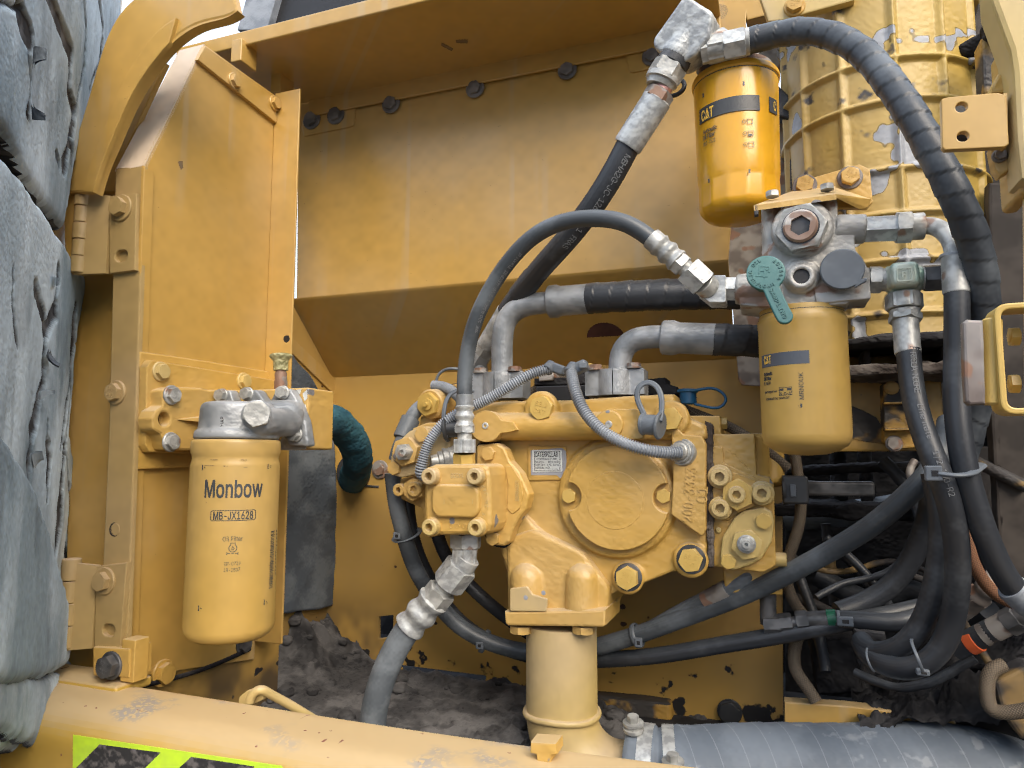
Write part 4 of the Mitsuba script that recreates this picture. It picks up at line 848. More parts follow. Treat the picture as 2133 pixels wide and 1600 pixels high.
def wrapped(pts, r, pitch, step=0.0012, lip=0.0016, n=36, phase=0.0, w=1.0):
    path = spline(pts, 0.0016)
    def f(s, th):
        q = np.mod(s / pitch + w * th / (2 * np.pi) + phase, 1.0); return r + lip * (0.35 + 0.65 * q) * np.clip(q / 0.05, 0, 1) + 0.0003 * np.sin(s * 140)
    return tube(path, f, n)
T = Thing('suction_pipe', 'grey steel pipe bending right from the rear clamp into an upper black taped hose', 'pipe', 'bent suction pipes on the pump')
p = split_flange(T, 984, 1102, 778, 832, 0.90)
b0 = at(1046, 775, p[1]); YP = p[1]
pts = [at(1046, 790, YP), at(1046, 740, YP), at(1047, 700, YP), at(1055, 668, YP), at(1076, 645, YP), at(1108, 634, YP), at(1150, 629, YP)]
T.part('bent_tube', tube(spline(pts, 0.003), 22.5 * mpp(1046, 720, YP), 32), 'alu')
T.part('collar', lathe2(at(1143, 629, YP), at(1232, 622, YP), [(0, 0.020), (0.03, 0.0225), (0.20, 0.0228), (0.30, 0.0205), (0.98, 0.0205), (1, 0.019)], 40), 'alu')
T.part('hose', wrapped([at(1225, 622, YP), at(1330, 616, YP), at(1450, 612, YP + 0.01), at(1560, 612, YP + 0.03), at(1640, 620, YP + 0.08)], 0.0195, 0.023), 'rubber')
T = Thing('suction_pipe', 'grey steel pipe bending right from the front clamp into a lower black taped hose', 'pipe', 'bent suction pipes on the pump')
p = split_flange(T, 1222, 1348, 772, 825, 0.875); YP = p[1]
pts = [at(1290, 785, YP), at(1291, 765, YP), at(1296, 735, YP), at(1315, 712, YP), at(1345, 703, YP), at(1392, 702, YP)]
T.part('bent_tube', tube(spline(pts, 0.003), 23.5 * mpp(1300, 740, YP), 32), 'alu')
T.part('collar', lathe2(at(1378, 703, YP), at(1492, 707, YP), [(0, 0.019), (0.03, 0.0215), (0.22, 0.0222), (0.34, 0.0196), (0.98, 0.0196), (1, 0.018)], 40), 'alu')
T.part('hose', wrapped([at(1485, 707, YP), at(1560, 710, YP + 0.01), at(1640, 714, YP + 0.04), at(1720, 720, YP + 0.1)], 0.0186, 0.026), 'rubber')
# between them: dirty black connector rail
T = Thing('connector_rail', 'dirty black connector rail between the two suction pipes on top of the pump', 'bracket')
T.part('rail', slab_y([(1112, 788), (1222, 785), (1226, 800), (1112, 803)], 0.93, 0.05, 0.002), 'grime')
T.part('slot_box', slab_y([(1116, 804), (1225, 801), (1225, 835), (1116, 838)], 0.925, 0.06, 0.002), 'black')
T.part('block', lumps(slab_y([(1122, 778), (1152, 776), (1153, 792), (1122, 794)], 0.925, 0.03, 0.002), 0.001, 80), 'old_steel', 50)
T.part('block', lumps(slab_y([(1190, 776), (1222, 774), (1223, 790), (1190, 792)], 0.93, 0.03, 0.002), 0.001, 80), 'grime', 50)
T.part('block', lumps(slab_y([(1345, 790), (1385, 786), (1388, 800), (1410, 806), (1412, 822), (1345, 824)], 0.94, 0.05, 0.003), 0.0015, 80, 1, 0.006), 'grime', 50)
T.part('cap', slab_y(circ(1228, 768, 12, 14), 0.94, 0.01, 0.001), 'bolt_paint')
# ------------------------------------------------------------------ helpers for lettering on round cans and for fittings
def cyl_hit(px, py, base, r):
    d = ray(px, py); o = CAM - base
    a = d[0] ** 2 + d[1] ** 2; b = 2 * (o[0] * d[0] + o[1] * d[1]); c = o[0] ** 2 + o[1] ** 2 - r * r
    t = (-b - math.sqrt(max(b * b - 4 * a * c, 0))) / (2 * a); p = o + d * t
    return math.atan2(p[1], p[0]), p[2], t / F
def on_can(T, mesh_fn, px, py, base, r, m, name='lettering', under=None, rot=0.0, lift=0.0003, label=None):
    a, h, s = cyl_hit(px, py, base, r); q = mesh_fn(s)
    if rot: q.apply_transform(trimesh.transformations.rotation_matrix(rot, [0, 0, 1]))
    return T.part(name, wrap(q, base, r, a, h, lift), m, False, under, label)
def can_text(T, txt, px, py, hpx, wpx, base, r, m='ink', bold=False, rot=0.0, under=None, lift=0.0003):
    return on_can(T, lambda s: fit_text(txt, hpx * s, wpx * s, 0.0002, bold), px, py, base, r, m, under=under, rot=rot, lift=lift)
def can_shape(T, poly_fn, px, py, base, r, m='ink', name='print', under=None, lift=0.0002, rot=0.0):
    def f(s):
        P = poly_fn(s); q = bevel(P, 0.0002, 0.00001, 1) if P.geom_type == 'Polygon' else join([bevel(g_, 0.0002, 0.00001, 1) for g_ in P.geoms]); return q
    return on_can(T, f, px, py, base, r, m, name, under, rot, lift)
def chain(T, segs, n=32):
    """Fittings along a line: (name, shape, (x, y, Y), (x, y, Y), radius in pixels, material)."""
    for nm, kind, a, b, rp, m in segs:
        p, q = at(*a), at(*b); r = rp * mpp((a[0] + b[0]) / 2, (a[1] + b[1]) / 2, (a[2] + b[2]) / 2)
        if kind == 'hex': T.part(nm, hex2(p, q, r * 1.08, 0.35), m, 30)
        elif kind == 'taper': T.part(nm, lathe2(p, q, [(0, r), (0.45, r), (0.55, r * 0.88), (0.97, r * 0.80), (1, r * 0.74)], n), m)
        elif kind == 'ferrule':
            w_ = [(0, r * 0.86), (0.04, r * 0.95)] + [(0.05 + 0.9 * t, r * (0.93 + 0.09 * math.cos(t * 2 * math.pi * 2.0))) for t in np.linspace(0, 1, 22)] + [(0.97, r * 0.95), (1, r * 0.84)]
            T.part(nm, lathe2(p, q, w_, n), m, 50)
        elif kind == 'sleeve': T.part(nm, lathe2(p, q, [(0, r * 0.9), (0.02, r), (0.96, r), (1, r * 0.94)], n), m)
        elif kind == 'flats':
            T.part(nm, join(hex2(p, q, r * 1.04, 0.2), lathe2(p, q, [(0.02, r * 0.97), (0.98, r * 0.97)], n)), m, 30)
        else: T.part(nm, cyl(p, q, r, r * 0.06, n), m)
def logo(T, px, py, hpx, wpx, base, r, under=None):
    can_text(T, 'CAT', px, py, hpx, wpx, base, r, 'logo_yellow', True, under=under, lift=0.0005)
    can_shape(T, lambda s: Polygon([(-wpx * 0.19 * s, 0), (wpx * 0.19 * s, 0), (0, hpx * 0.5 * s)]), px, py + hpx * 0.5, base, r, 'ink', 'emblem', under, lift=0.0007)
    can_shape(T, lambda s: Polygon([(-wpx * 0.14 * s, 0), (wpx * 0.14 * s, 0), (0, hpx * 0.36 * s)]), px, py + hpx * 0.5, base, r, 'logo_yellow', 'emblem', under, lift=0.0009)

# ------------------------------------------------------------------ tall filter at the left
YF = 0.67
T = Thing('oil_filter', 'tall matte tan oil filter with a big black word printed on it, at the left', 'filter')
base = at(477, 1320, YF); topz = at(488, 917, YF)[2]; Lf = topz - base[2]; rf = 88.5 * mpp(485, 1120, YF)
T.part('can', lathe(base, (0, 0, 1), [(-0.004, 0), (-0.003, rf * 0.80), (0.0, rf * 0.90), (0.004, rf * 0.965), (0.010, rf), (Lf - 0.030, rf), (Lf - 0.026, rf * 0.985), (Lf - 0.022, rf * 0.965), (Lf - 0.018, rf * 0.975), (Lf - 0.014, rf * 1.005), (Lf - 0.004, rf * 1.005), (Lf - 0.001, rf * 0.985), (Lf, rf * 0.95)], 72), 'soft_filter', 50)
can_text(T, 'Monbow', 487, 1018, 35, 121, base, rf, 'ink', True)
can_text(T, 'MB-JX1628', 486, 1074, 15.5, 80, base, rf, 'ink', True)
can_shape(T, lambda s: sbox(-41 * s, -6 * s, 41 * s, 6 * s).buffer(5 * s).difference(sbox(-41 * s, -6 * s, 41 * s, 6 * s).buffer(3.6 * s)), 486, 1074, base, rf)
can_text(T, 'Oil Filter', 485, 1122.5, 9.5, 39, base, rf)
can_shape(T, lambda s: Point(0, 0).buffer(8.5 * s).difference(Point(0, 0).buffer(7 * s)).union(sbox(-5 * s, 7 * s, 5 * s, 11 * s)).difference(sbox(-3.6 * s, 6 * s, 3.6 * s, 9.8 * s)), 485, 1142, base, rf)
can_shape(T, lambda s: Polygon([(0, 5 * s), (-3.2 * s, -1 * s), (-2 * s, -4 * s), (2 * s, -4 * s), (3.2 * s, -1 * s)]).difference(Polygon([(0, 2.5 * s), (-1.8 * s, -1 * s), (-1.2 * s, -2.6 * s), (1.2 * s, -2.6 * s), (1.8 * s, -1 * s)])), 485, 1142, base, rf)
can_shape(T, lambda s: unary_union([sbox(-10 * s, -.7 * s, -4 * s, .7 * s), sbox(-2 * s, -.7 * s, 3 * s, .7 * s), sbox(5 * s, -.7 * s, 10 * s, .7 * s), sbox(-11.4 * s, -3 * s, -10 * s, 3 * s), sbox(10 * s, -3 * s, 11.4 * s, 3 * s)]), 484, 1153, base, rf)
can_text(T, '1R-0739', 484, 1174, 7.5, 32, base, rf); can_text(T, '1R-1807', 483, 1187, 7.5, 32, base, rf)
rng = np.random.default_rng(8); y = 1107.0; bars = []
while y < 1226:
    w = rng.choice([0.8, 1.3, 2.0]); bars.append((y, w)); y += w + rng.choice([1.1, 1.6, 2.2])
can_shape(T, lambda s: unary_union([sbox(-7 * s, -(yy - 1166) * s - w_ * s, 7 * s, -(yy - 1166) * s) for yy, w_ in bars]), 566, 1166, base, rf, name='barcode')
can_text(T, '6971258904632', 574, 1150, 3.2, 92, base, rf, rot=math.pi / 2)
for (px, py), dgt in (((422, 974), '4'), ((558, 972), '2'), ((414, 1267), '4'), ((550, 1255), '3')):
    can_shape(T, lambda s: sbox(-1 * s, -5.5 * s, 1 * s, 5.5 * s), px, py, base, rf, name='tick_mark'); can_text(T, dgt, px + 5, py, 5, 3, base, rf)
FB = base
for px, py, w_ in ((446, 957, 16), (436, 970, 24), (470, 971, 10), (508, 958, 12), (512, 974, 8), (430, 1046, 3)):
    can_shape(T, lambda s: sbox(-w_ * s / 2, -0.5 * s, w_ * s / 2, 0.5 * s), px, py, base, rf, 'scuff', 'scuff_mark')

T = Thing('filter_mount', 'grey cast filter head over the tall filter with a large hex plug', 'filter head')
hz = topz
cap = lathe(np.array([FB[0], FB[1], hz + 0.0005]), (0, 0, 1), [(0, rf * 0.955), (0.006, rf * 0.955), (0.010, rf * 0.93), (0.0115, rf * 0.87), (0.036, rf * 0.84), (0.041, rf * 0.80), (0.043, rf * 0.70)], 64)
YBk = 0.742
def bar(p, q, r): return man(m3.Manifold.batch_hull([m3.Manifold.sphere(r, 24).translate(list(np.asarray(p, float))), m3.Manifold.sphere(r, 24).translate(list(np.asarray(q, float)))]))
parts = [cap, bar(at(480, 872, 0.67), at(600, 865, 0.72), 0.019), bar(at(540, 880, 0.66), at(600, 880, 0.715), 0.017), slab_y([(450, 815), (478, 812), (490, 850), (450, 850)], YBk - 0.016, 0.016, 0.003), slab_y([(506, 812), (534, 812), (560, 850), (506, 850)], YBk - 0.016, 0.016, 0.003),
         slab_y([(575, 808), (604, 810), (618, 835), (636, 880), (642, 930), (600, 928), (585, 900), (560, 840)], YBk - 0.014, 0.014, 0.003)]
T.part('casting', smooth_union(parts, 0.0045, 6, 0.0005, 3), 'alu', 50)
for px, py, rp in ((464, 824, 13), (517, 821, 13), (591, 818, 13), (616, 905, 15)):
    T.bolt(px, py, YBk - 0.015, rp, 'zinc', washer=1.12, h=0.8, rot=px * 0.1, mark=True)
ha = unit(np.array([0.62, -0.78, 0.02])); o = at(535, 863, 0.645)
T.part('hex_plug', hexm(o - ha * 0.003, ha, 0.0155, 0.016, 0.3), 'zinc', 30)
T.part('plug_boss', cyl(o - ha * 0.028, o - ha * 0.002, 0.0165), 'alu')
flat_text(T, 'HAP', 463, 878, 0.612, 8, 20, 'dark_steel', rot=math.pi / 2, name='cast_mark', d=0.0008)
pkz = at(585, 800, 0.765); px_ = at(585, 740, 0.765)
T.part('primer_stem', lathe2(at(585, 812, 0.765), at(585, 765, 0.765), [(0, 0.0085), (0.38, 0.0085), (0.4, 0.0078), (0.75, 0.0078), (0.77, 0.0068), (1, 0.0068)], 24), 'old_steel')
T.part('primer_knob', lathe2(at(585, 772, 0.765), at(585, 738, 0.765), [(0, 0.009), (0.1, 0.0095), (0.55, 0.0095), (0.66, 0.011), (0.82, 0.0140), (0.90, 0.0144), (0.97, 0.014), (1, 0.0125)], 36), 'knob')

T = Thing('filter_bracket', 'yellow cast bracket holding the tall filter head, bolted to the left side panel', 'bracket')
XP = -0.702
T.part('doubler', slab_x([yz(291, 731, XP), yz(430, 752, XP), yz(574, 776, XP), yz(572, 968, XP), yz(390, 974, XP), yz(281, 978, XP)], XP, 0.010, 0.002), 'cast')
XQ = -0.690
T.part('plate', slab_x([yz(316, 750, XQ), yz(575, 792, XQ), yz(572, 950, XQ), yz(312, 942, XQ), yz(302, 925, XQ), yz(306, 765, XQ)], XQ, 0.011, 0.0015), 'cast')
T.bolt(0, 0, 0, 0, 'pale_paint', (1, 0, 0), o=at_x(333, 774, XQ), r=0.0095, mark=False); T.bolt(0, 0, 0, 0, 'pale_paint', (1, 0, 0), o=at_x(506, 794, XQ), r=0.0095, mark=False)
XM = -0.672
arm = slab_x([yz(338, 812, XM), yz(356, 806, XM), yz(420, 808, XM), yz(436, 812, XM), yz(500, 812, XM), yz(500, 940, XM), yz(345, 938, XM), yz(340, 920, XM), yz(335, 905, XM), yz(318, 895, XM), yz(315, 872, XM), yz(322, 855, XM), yz(338, 845, XM)], XM, 0.020, 0.003, 0.004, holes=[(*yz(343, 873, XM), 0.008)])
T.part('arm', arm, 'cast')
T.part('hole_wall', lathe(at_x(343, 873, XM - 0.012), (1, 0, 0), [(0, 0.009), (0.0005, 0.009)], 24), 'cast')
T.part('rib', hullbox([at_x(365, 874, XM), at_x(405, 868, XM - 0.001), at_x(405, 880, XM - 0.001), at_x(405, 870, XM) + [0.01, 0, 0], at_x(405, 879, XM) + [0.01, 0, 0], at_x(430, 868, XM), at_x(430, 880, XM)]), 'cast', False)
T.bolt(0, 0, 0, 0, 'zinc', (1, 0, 0), o=at_x(356, 823, XM), r=0.0095, mark=True); T.bolt(0, 0, 0, 0, 'zinc', (1, 0, 0), o=at_x(354, 921, XM), r=0.0095, mark=True)
x1 = at(641, 870, YBk)[0]; zt, zb_ = at(641, 807, YBk)[2], at(641, 936, YBk)[2]
T.part('end_block', rbox([(x1 - 0.69) / 2, YBk + 0.028, (zt + zb_) / 2], [x1 + 0.69, 0.056, zt - zb_], b=0.003), 'cast', 50)
T.part('bare_gasket', slab_y([(575, 936), (590, 905), (604, 870), (620, 830), (630, 815), (622, 840), (634, 850), (626, 870), (636, 875), (632, 900), (638, 936), (600, 938)], YBk - 0.0012, 0.001, 0.0003, 0.002), 'zinc')
for q in ([(616, 812), (628, 810), (624, 822)], [(624, 850), (636, 842), (638, 852), (628, 862)], [(630, 820), (639, 812), (640, 830), (634, 836)]):
    T.part('paint_chip', slab_y(q, YBk - 0.0006, 0.0005, 0.0001), 'plate_metal')

# ------------------------------------------------------------------ filter at the lower right, on the valve block
YR = 0.835
T = Thing('oil_filter', 'satin yellow oil filter with a blue grey logo band hanging under the valve block', 'filter')
base = at(1681, 930, YR); topz = at(1672, 646, YR)[2]; Lf = topz - base[2]; rf = 87 * mpp(1676, 790, YR)
T.part('can', lathe(base, (0, 0, 1), [(-0.010, 0), (-0.0085, rf * 0.45), (-0.005, rf * 0.70), (0.0005, rf * 0.90), (0.006, rf * 0.975), (0.013, rf), (Lf - 0.022, rf), (Lf - 0.019, rf * 1.012), (Lf - 0.0125, rf * 1.012), (Lf - 0.0098, rf * 0.975), (Lf - 0.0085, rf * 0.975), (Lf - 0.0065, rf * 0.955), (Lf - 0.001, rf * 0.955), (Lf, rf * 0.93)], 80), 'soft_filter', 50)
T.part('seal_gap', lathe(base + [0, 0, Lf - 0.0062], (0, 0, 1), [(0, rf * 0.958), (0.0007, rf * 0.958)], 80), 'ink')
kb = can_shape(T, lambda s: sbox(-57 * s, -13.5 * s, 57 * s, 13.5 * s), 1626, 747.5, base, rf, 'ink_blue', 'logo_band')
logo(T, 1599, 750, 16, 23, base, rf)
can_text(T, 'Hydraulic', 1600, 779, 7, 27, base, rf, 'ink', True); can_text(T, 'Oil Filter', 1599, 789, 7, 25, base, rf, 'ink', True); can_text(T, '1E-8670', 1598, 799, 6.5, 22, base, rf)
can_text(T, "Don't forget to use:", 1605, 816, 4.5, 36, base, rf)
can_shape(T, lambda s: sbox(-14 * s, -8.5 * s, 14 * s, 8.5 * s).difference(sbox(-13 * s, -7.5 * s, 13 * s, 7.5 * s)).union(sbox(-12 * s, 1.5 * s, -4 * s, 6 * s)).union(sbox(4 * s, 1.5 * s, 12 * s, 6 * s)), 1636, 815, base, rf)
can_text(T, 'S-O-S', 1636, 820, 6, 23, base, rf, 'ink', True)
can_text(T, 'SCHEDULED OIL SAMPLING', 1617, 830, 4.5, 60, base, rf, 'ink')
can_text(T, 'MRNOUK', 1669, 804, 9, 56, base, rf, 'ink', rot=math.pi / 2)
can_text(T, '1', 1664, 846, 5, 2, base, rf); can_shape(T, lambda s: sbox(-1.8 * s, -4 * s, 1.8 * s, 4 * s), 1669, 845, base, rf, name='tick_mark')

# filter at the upper right
YU = 0.875
T = Thing('oil_filter', 'glossy deep yellow oil filter with a black logo band, hanging highest at the upper right', 'filter')
base = at(1541, 452, YU); topz = at(1530, 168, YU)[2]; Lf = topz - base[2]; r1, r0 = 85 * mpp(1535, 200, YU), 81 * mpp(1541, 430, YU)
can = lathe(base, (0, 0, 1), [(-0.006, 0), (-0.004, r0 * 0.60), (0.0, r0 * 0.84), (0.006, r0 * 0.965), (0.012, r0), (0.036, r0), (0.040, r0 * 0.99)] + [(z, r0 + (r1 - r0) * z / Lf) for z in np.linspace(0.046, Lf - 0.010, 8)] + [(Lf - 0.0085, r1 * 0.99), (Lf - 0.007, r1 * 1.03), (Lf - 0.003, r1 * 1.035), (Lf, r1 * 1.01), (Lf + 0.0005, r1 * 0.9)], 96)
v = np.array(can.vertices); hh = v[:, 2] - base[2]; ang = np.arctan2(v[:, 1] - base[1], v[:, 0] - base[0]); sct = 2 * math.pi / 14
k_ = np.cos(sct / 2) / np.cos(np.mod(ang, sct) - sct / 2); wgt = np.clip((0.042 - hh) / 0.004, 0, 1) * np.clip((hh + 0.001) / 0.006, 0, 1)
v[:, :2] = base[:2] + (v[:, :2] - base[:2]) * (1 + wgt * (np.minimum(k_, 1.0) * 1.0 - 1) + 0.015 * wgt * (k_ - 1))[:, None]
T.part('can', tm(v, can.faces), 'bright_filter', 28)
T.part('rim_seal', lathe(base + [0, 0, Lf - 0.0098], (0, 0, 1), [(0, r1 * 1.002), (0.0008, r1 * 1.002)], 80), 'ink')
ru = (r0 + r1) / 2 + 0.0012
can_shape(T, lambda s: sbox(-69 * s, -16.5 * s, 69 * s, 16.5 * s), 1512, 220, base, ru, 'ink', 'logo_band')
logo(T, 1473, 237, 22, 33, base, ru)
can_shape(T, lambda s: sbox(-14 * s, -16.5 * s, 14 * s, 16.5 * s), 1611, 221, base, ru, 'ink', 'logo_band')
can_text(T, 'C', 1613, 222, 20, 9, base, ru, 'logo_yellow', True, lift=0.0005)
can_text(T, 'Hydraulic', 1478, 270, 9, 35, base, ru, 'ink', True); can_text(T, 'Oil Filter', 1476, 283, 9, 32, base, ru, 'ink', True); can_text(T, '093-7521', 1477, 296, 8.5, 33, base, ru)
for i, yy in enumerate((253, 278, 301)):
    can_shape(T, lambda s: Point(0, 0).buffer(4.3 * s).difference(Point(0, 0).buffer(3.5 * s)), 1550 + i * 1.5, yy, base, ru); can_text(T, str(i + 1), 1550 + i * 1.5, yy, 4, 1.8, base, ru)
    can_shape(T, lambda s: unary_union([sbox(-5.5 * s, -6 * s, 5.5 * s, 4 * s).difference(sbox(-4.6 * s, -5 * s, 4.6 * s, 4 * s)), sbox(-6.5 * s, 4.5 * s, 6.5 * s, 5.6 * s)] + ([sbox(-4 * s, -4.5 * s, 3 * s, -1 * s)] if i == 1 else [])), 1562 + i * 1.5, yy, base, ru)
for px, py in ((1465, 199), (1549, 174), (1477, 377), (1561, 357)):
    can_shape(T, lambda s: sbox(-1.8 * s, -4.5 * s, 1.8 * s, 4.5 * s), px, py, base, ru, name='tick_mark')

# head, adapter and elbow above the upper filter
T = Thing('elbow_manifold', 'grey filter head with a heavy cast elbow and fittings above the upper filter', 'filter head')
hb = np.array([base[0], base[1], topz])
T.part('base', lathe(hb + [0, 0, 0.001], (0, 0, 1), [(0, r1 * 0.9), (0.008, r1 * 0.9), (0.014, r1 * 0.7), (0.030, r1 * 0.55), (0.034, r1 * 0.45)], 48), 'old_steel')
T.part('side_arm', lumps(hullbox([at(1450, 150, 0.86), at(1460, 130, 0.84), at(1590, 150, 0.90), at(1575, 125, 0.90), at(1540, 120, 0.84), at(1460, 172, 0.85), at(1480, 165, 0.90), at(1520, 110, 0.90)]), 0.001, 60, 1, 0.008), 'old_steel', 50)
# heavy elbow: a machined block whose long axis falls to the left
ea = unit(at(1378, 132, 0.815) - at(1452, 22, 0.80)); eb = unit(np.cross(ea, [0.25, 0.9, 0.35])); ec = np.cross(ea, eb); ec = -ec if ec[1] > 0 else ec; eb = np.cross(ec, ea)
ce = at(1428, 84, 0.82)
blk = rnd(Polygon([(-0.036, -0.024), (0.022, -0.026), (0.028, -0.018), (0.028, 0.020), (0.010, 0.030), (-0.012, 0.032), (-0.036, 0.018)]), 0.007)
m_ = put(bevel(blk, 0.046, 0.009, 4), ce - ec * 0.022, ea, eb, ec)
q1, q2 = at(1452, 92, 0.825), at(1500, 98, 0.818)
T.part('elbow_block', smooth_union([m_, lathe2(ce - ec * 0.004, ce + (q2 - ce) * 0.62 - ec * 0.004, [(0, 0.021), (0.8, 0.021), (1, 0.017)], 32), cyl(ce - ea * 0.02, ce - ea * 0.0 + (at(1402, 128, 0.815) - ce) * 0.95, 0.0205)], 0.004, 6, 0.0004, 5), 'zinc_light', 50)
chain(T, [('neck', 'cyl', (1410, 118, 0.815), (1398, 138, 0.815), 34, 'dark_steel'), ('nut', 'hex', (1399, 134, 0.815), (1381, 163, 0.815), 34, 'zinc'), ('nut_taper', 'taper', (1382, 160, 0.815), (1372, 183, 0.815), 35, 'zinc'),
          ('neck', 'cyl', (1490, 82, 0.82), (1520, 104, 0.82), 27, 'zinc'), ('hex_neck', 'hex', (1459, 108, 0.815), (1476, 103, 0.815), 27, 'zinc'),
          ('coupling', 'flats', (1474, 104, 0.815), (1508, 97, 0.815), 29, 'zinc'), ('nut', 'hex', (1507, 98, 0.815), (1553, 88, 0.815), 29, 'zinc_light'), ('collar', 'cyl', (1552, 88, 0.815), (1563, 86, 0.815), 27, 'zinc')])
T.part('tie_ring', tube(np.array([at(1402, 182, 0.87) + 0.014 * (math.cos(a) * np.array([1, 0, 0]) + math.sin(a) * np.array([0, 0.3, 0.95])) for a in np.linspace(0, 2 * math.pi, 40)]), 0.0028, 10, False), 'black_plastic')

# ------------------------------------------------------------------ ribbed duct, hinge brackets and body parts at the right
T = Thing('ribbed_duct', 'big round cast yellow housing with a grid of ribs, grey where the paint has flaked', 'housing')
YD = 1.055; ax_ = at(1830, 300, YD); Rd = 183 * mpp(1830, 300, YD) * 0.985; z0_, z1_ = at(1830, 730, YD)[2], at(1830, -140, YD)[2]
nt, nz = 260, 330
th = np.linspace(-math.pi, math.pi, nt); zz = np.linspace(z0_, z1_, nz); TH, ZZ = np.meshgrid(th, zz, indexing='ij')
vrib = [(-math.pi / 2 + q) for q in (-1.35, -0.92, -0.46, 0.04, 0.52, 1.0)]; hrib = [at(1830, y_, YD - Rd)[2] for y_ in (-40, 128, 214, 356, 448, 545, 655)]
rib = np.zeros_like(TH)
for a in vrib: rib = np.maximum(rib, np.clip(1.5 - np.abs((TH - a) * Rd) / 0.0032, 0, 1))
for h_ in hrib: rib = np.maximum(rib, np.clip(1.5 - np.abs(ZZ - h_) / 0.0032, 0, 1))
soft = 0.004 * np.exp(-((1 - rib) * 2.2) ** 2)
RR = Rd + 0.0065 * rib ** 0.8 * (rib > 0) + 0.0006 * (meshkit.fbm(np.stack([TH * 8, ZZ * 60, 0 * ZZ], -1), 3, 2) - 0.5)
V = np.stack([ax_[0] + RR * np.cos(TH), ax_[1] + RR * np.sin(TH), ZZ], -1).reshape(-1, 3)
i, j = np.meshgrid(np.arange(nt - 1), np.arange(nz - 1), indexing='ij'); a = (i * nz + j).ravel()
T.part('wall', tm(V, np.vstack([np.stack([a, a + nz, a + nz + 1], 1), np.stack([a, a + nz + 1, a + 1], 1)])), 'duct', 55)
T.part('flange', slab_y([(1640, -40), (1652, -40), (1668, 400), (1690, 700), (1660, 700), (1646, 380)], 1.02, 0.03, 0.002), 'grubby')
T.part('flange', slab_y([(1940, -40), (1966, -40), (1985, 330), (1990, 700), (1960, 700), (1960, 330)], 0.985, 0.05, 0.003), 'grubby')
T.part('flange', lumps(lathe([ax_[0], ax_[1], z0_ - 0.012], (0, 0, 1), [(0, Rd * 1.02), (0.003, Rd * 1.12), (0.010, Rd * 1.12), (0.014, Rd * 1.02)], 64), 0.004, 40, 6, 0.012), 'grime', 60)
T.part('cross_bar', slab_y([(1575, -30), (1780, -60), (1780, 0), (1672, 30), (1640, 42), (1600, 45)], 0.93, 0.012, 0.002), 'pale_paint')
T.bolt(1655, 15, 0.93, 17, 'cast', h=0.8)
T = Thing('dirty_strut', 'grime covered strut and plate beside the ribbed housing at the upper right', 'bracket')
T.part('strut', lumps(tube(spline([at(1950, 100, 1.0), at(1990, 108, 0.98), at(2030, 95, 0.97), at(2060, 85, 0.96), at(2100, 90, 0.95)], 0.003), 0.0095, 16), 0.006, 70, 3), 'grime', 60)
T.part('strut', lumps(tube(spline([at(1945, 125, 1.0), at(2000, 138, 0.99), at(2060, 126, 0.98)], 0.003), 0.0055, 14), 0.003, 80, 4), 'grubby', 60)
T.part('plate', slab_y([(2044, 80), (2060, 66), (2110, 78), (2115, 200), (2050, 200)], 0.90, 0.03, 0.003), 'grubby')
T.part('crusted_dirt', lumps(rbox(at(2090, 60, 0.90), [0.04, 0.05, 0.03], b=0.012), 0.006, 60, 6, 0.006), 'grime', 60)
T.part('rod', tube(spline([at(1966, -30, 0.99), at(1968, 90, 0.99), at(1972, 230, 0.98)], 0.004), 0.0048, 14), 'old_steel')
T.part('back_sheet', slab_y([(1985, 130), (2080, 128), (2080, 240), (1985, 240)], 1.10, 0.01, 0.002), 'grubby')

single('door_post', slab_y([(2060, -80), (2066, 0), (2104, 104), (2111, 150), (2118, 290), (2127, 372), (2158, 380), (2164, 1000), (2168, 1800), (2330, 1800), (2330, -80)], 0.60, 0.03, 0.004), 'pale_paint', 'bright yellow upright post cut off by the right edge of the picture', 'post')
T = Thing('latch_bracket', 'yellow bracket with two holes bolted beside the bright post, upper right', 'bracket')
T.part('plate', slab_y([(1961, 206), (1975, 202), (2078, 193), (2096, 198), (2102, 300), (2092, 306), (1968, 312), (1963, 306)], 0.605, 0.006, 0.0015, 0.001, holes=[(2003, 223, 11), (2006, 284, 11)]), 'panel')
T.part('return_flange', hullbox([at(2091, 194, 0.607), at(2098, 194, 0.607), at(2100, 302, 0.607), at(2094, 302, 0.607), at(2091, 194, 0.607) + [0, 0.04, 0], at(2098, 194, 0.607) + [0, 0.04, 0], at(2100, 302, 0.607) + [0, 0.04, 0], at(2094, 302, 0.607) + [0, 0.04, 0]]), 'cast', False)
T.part('lug', slab_y([(2066, 180), (2080, 152), (2096, 158), (2100, 192), (2064, 194)], 0.625, 0.02, 0.002), 'cast')
T.part('lug', slab_y([(2064, 306), (2104, 302), (2110, 350), (2084, 366), (2072, 350)], 0.625, 0.012, 0.002), 'cast')
T.bolt(2081, 326, 0.625, 11, 'old_steel', washer=1.3, h=0.9, mark=False)
for py in (223, 284): T.part('hole_back', slab_y(circ(2004, py, 16, 20), 0.625, 0.003, 0.0005), 'black')
T.part('spacer', rbox(at(2110, 260, 0.64), [0.012, 0.05, 0.13], b=0.004), 'cast')
T = Thing('striker_bracket', 'yellow looped bracket with a rusty worn plate at the right edge', 'bracket')
T.part('worn_plate', lumps(slab_y([(2006, 672), (2014, 665), (2048, 667), (2052, 760), (2054, 842), (2020, 844), (2012, 836), (2008, 770)], 0.600, 0.008, 0.002), 0.0006, 60, 4, 0.006), 'rusty_plate', 50)
T.part('roller', cyl(at(2068, 844, 0.612), at(2066, 664, 0.612), 19 * mpp(2068, 750, 0.612), 0.0015), 'bolt_paint')
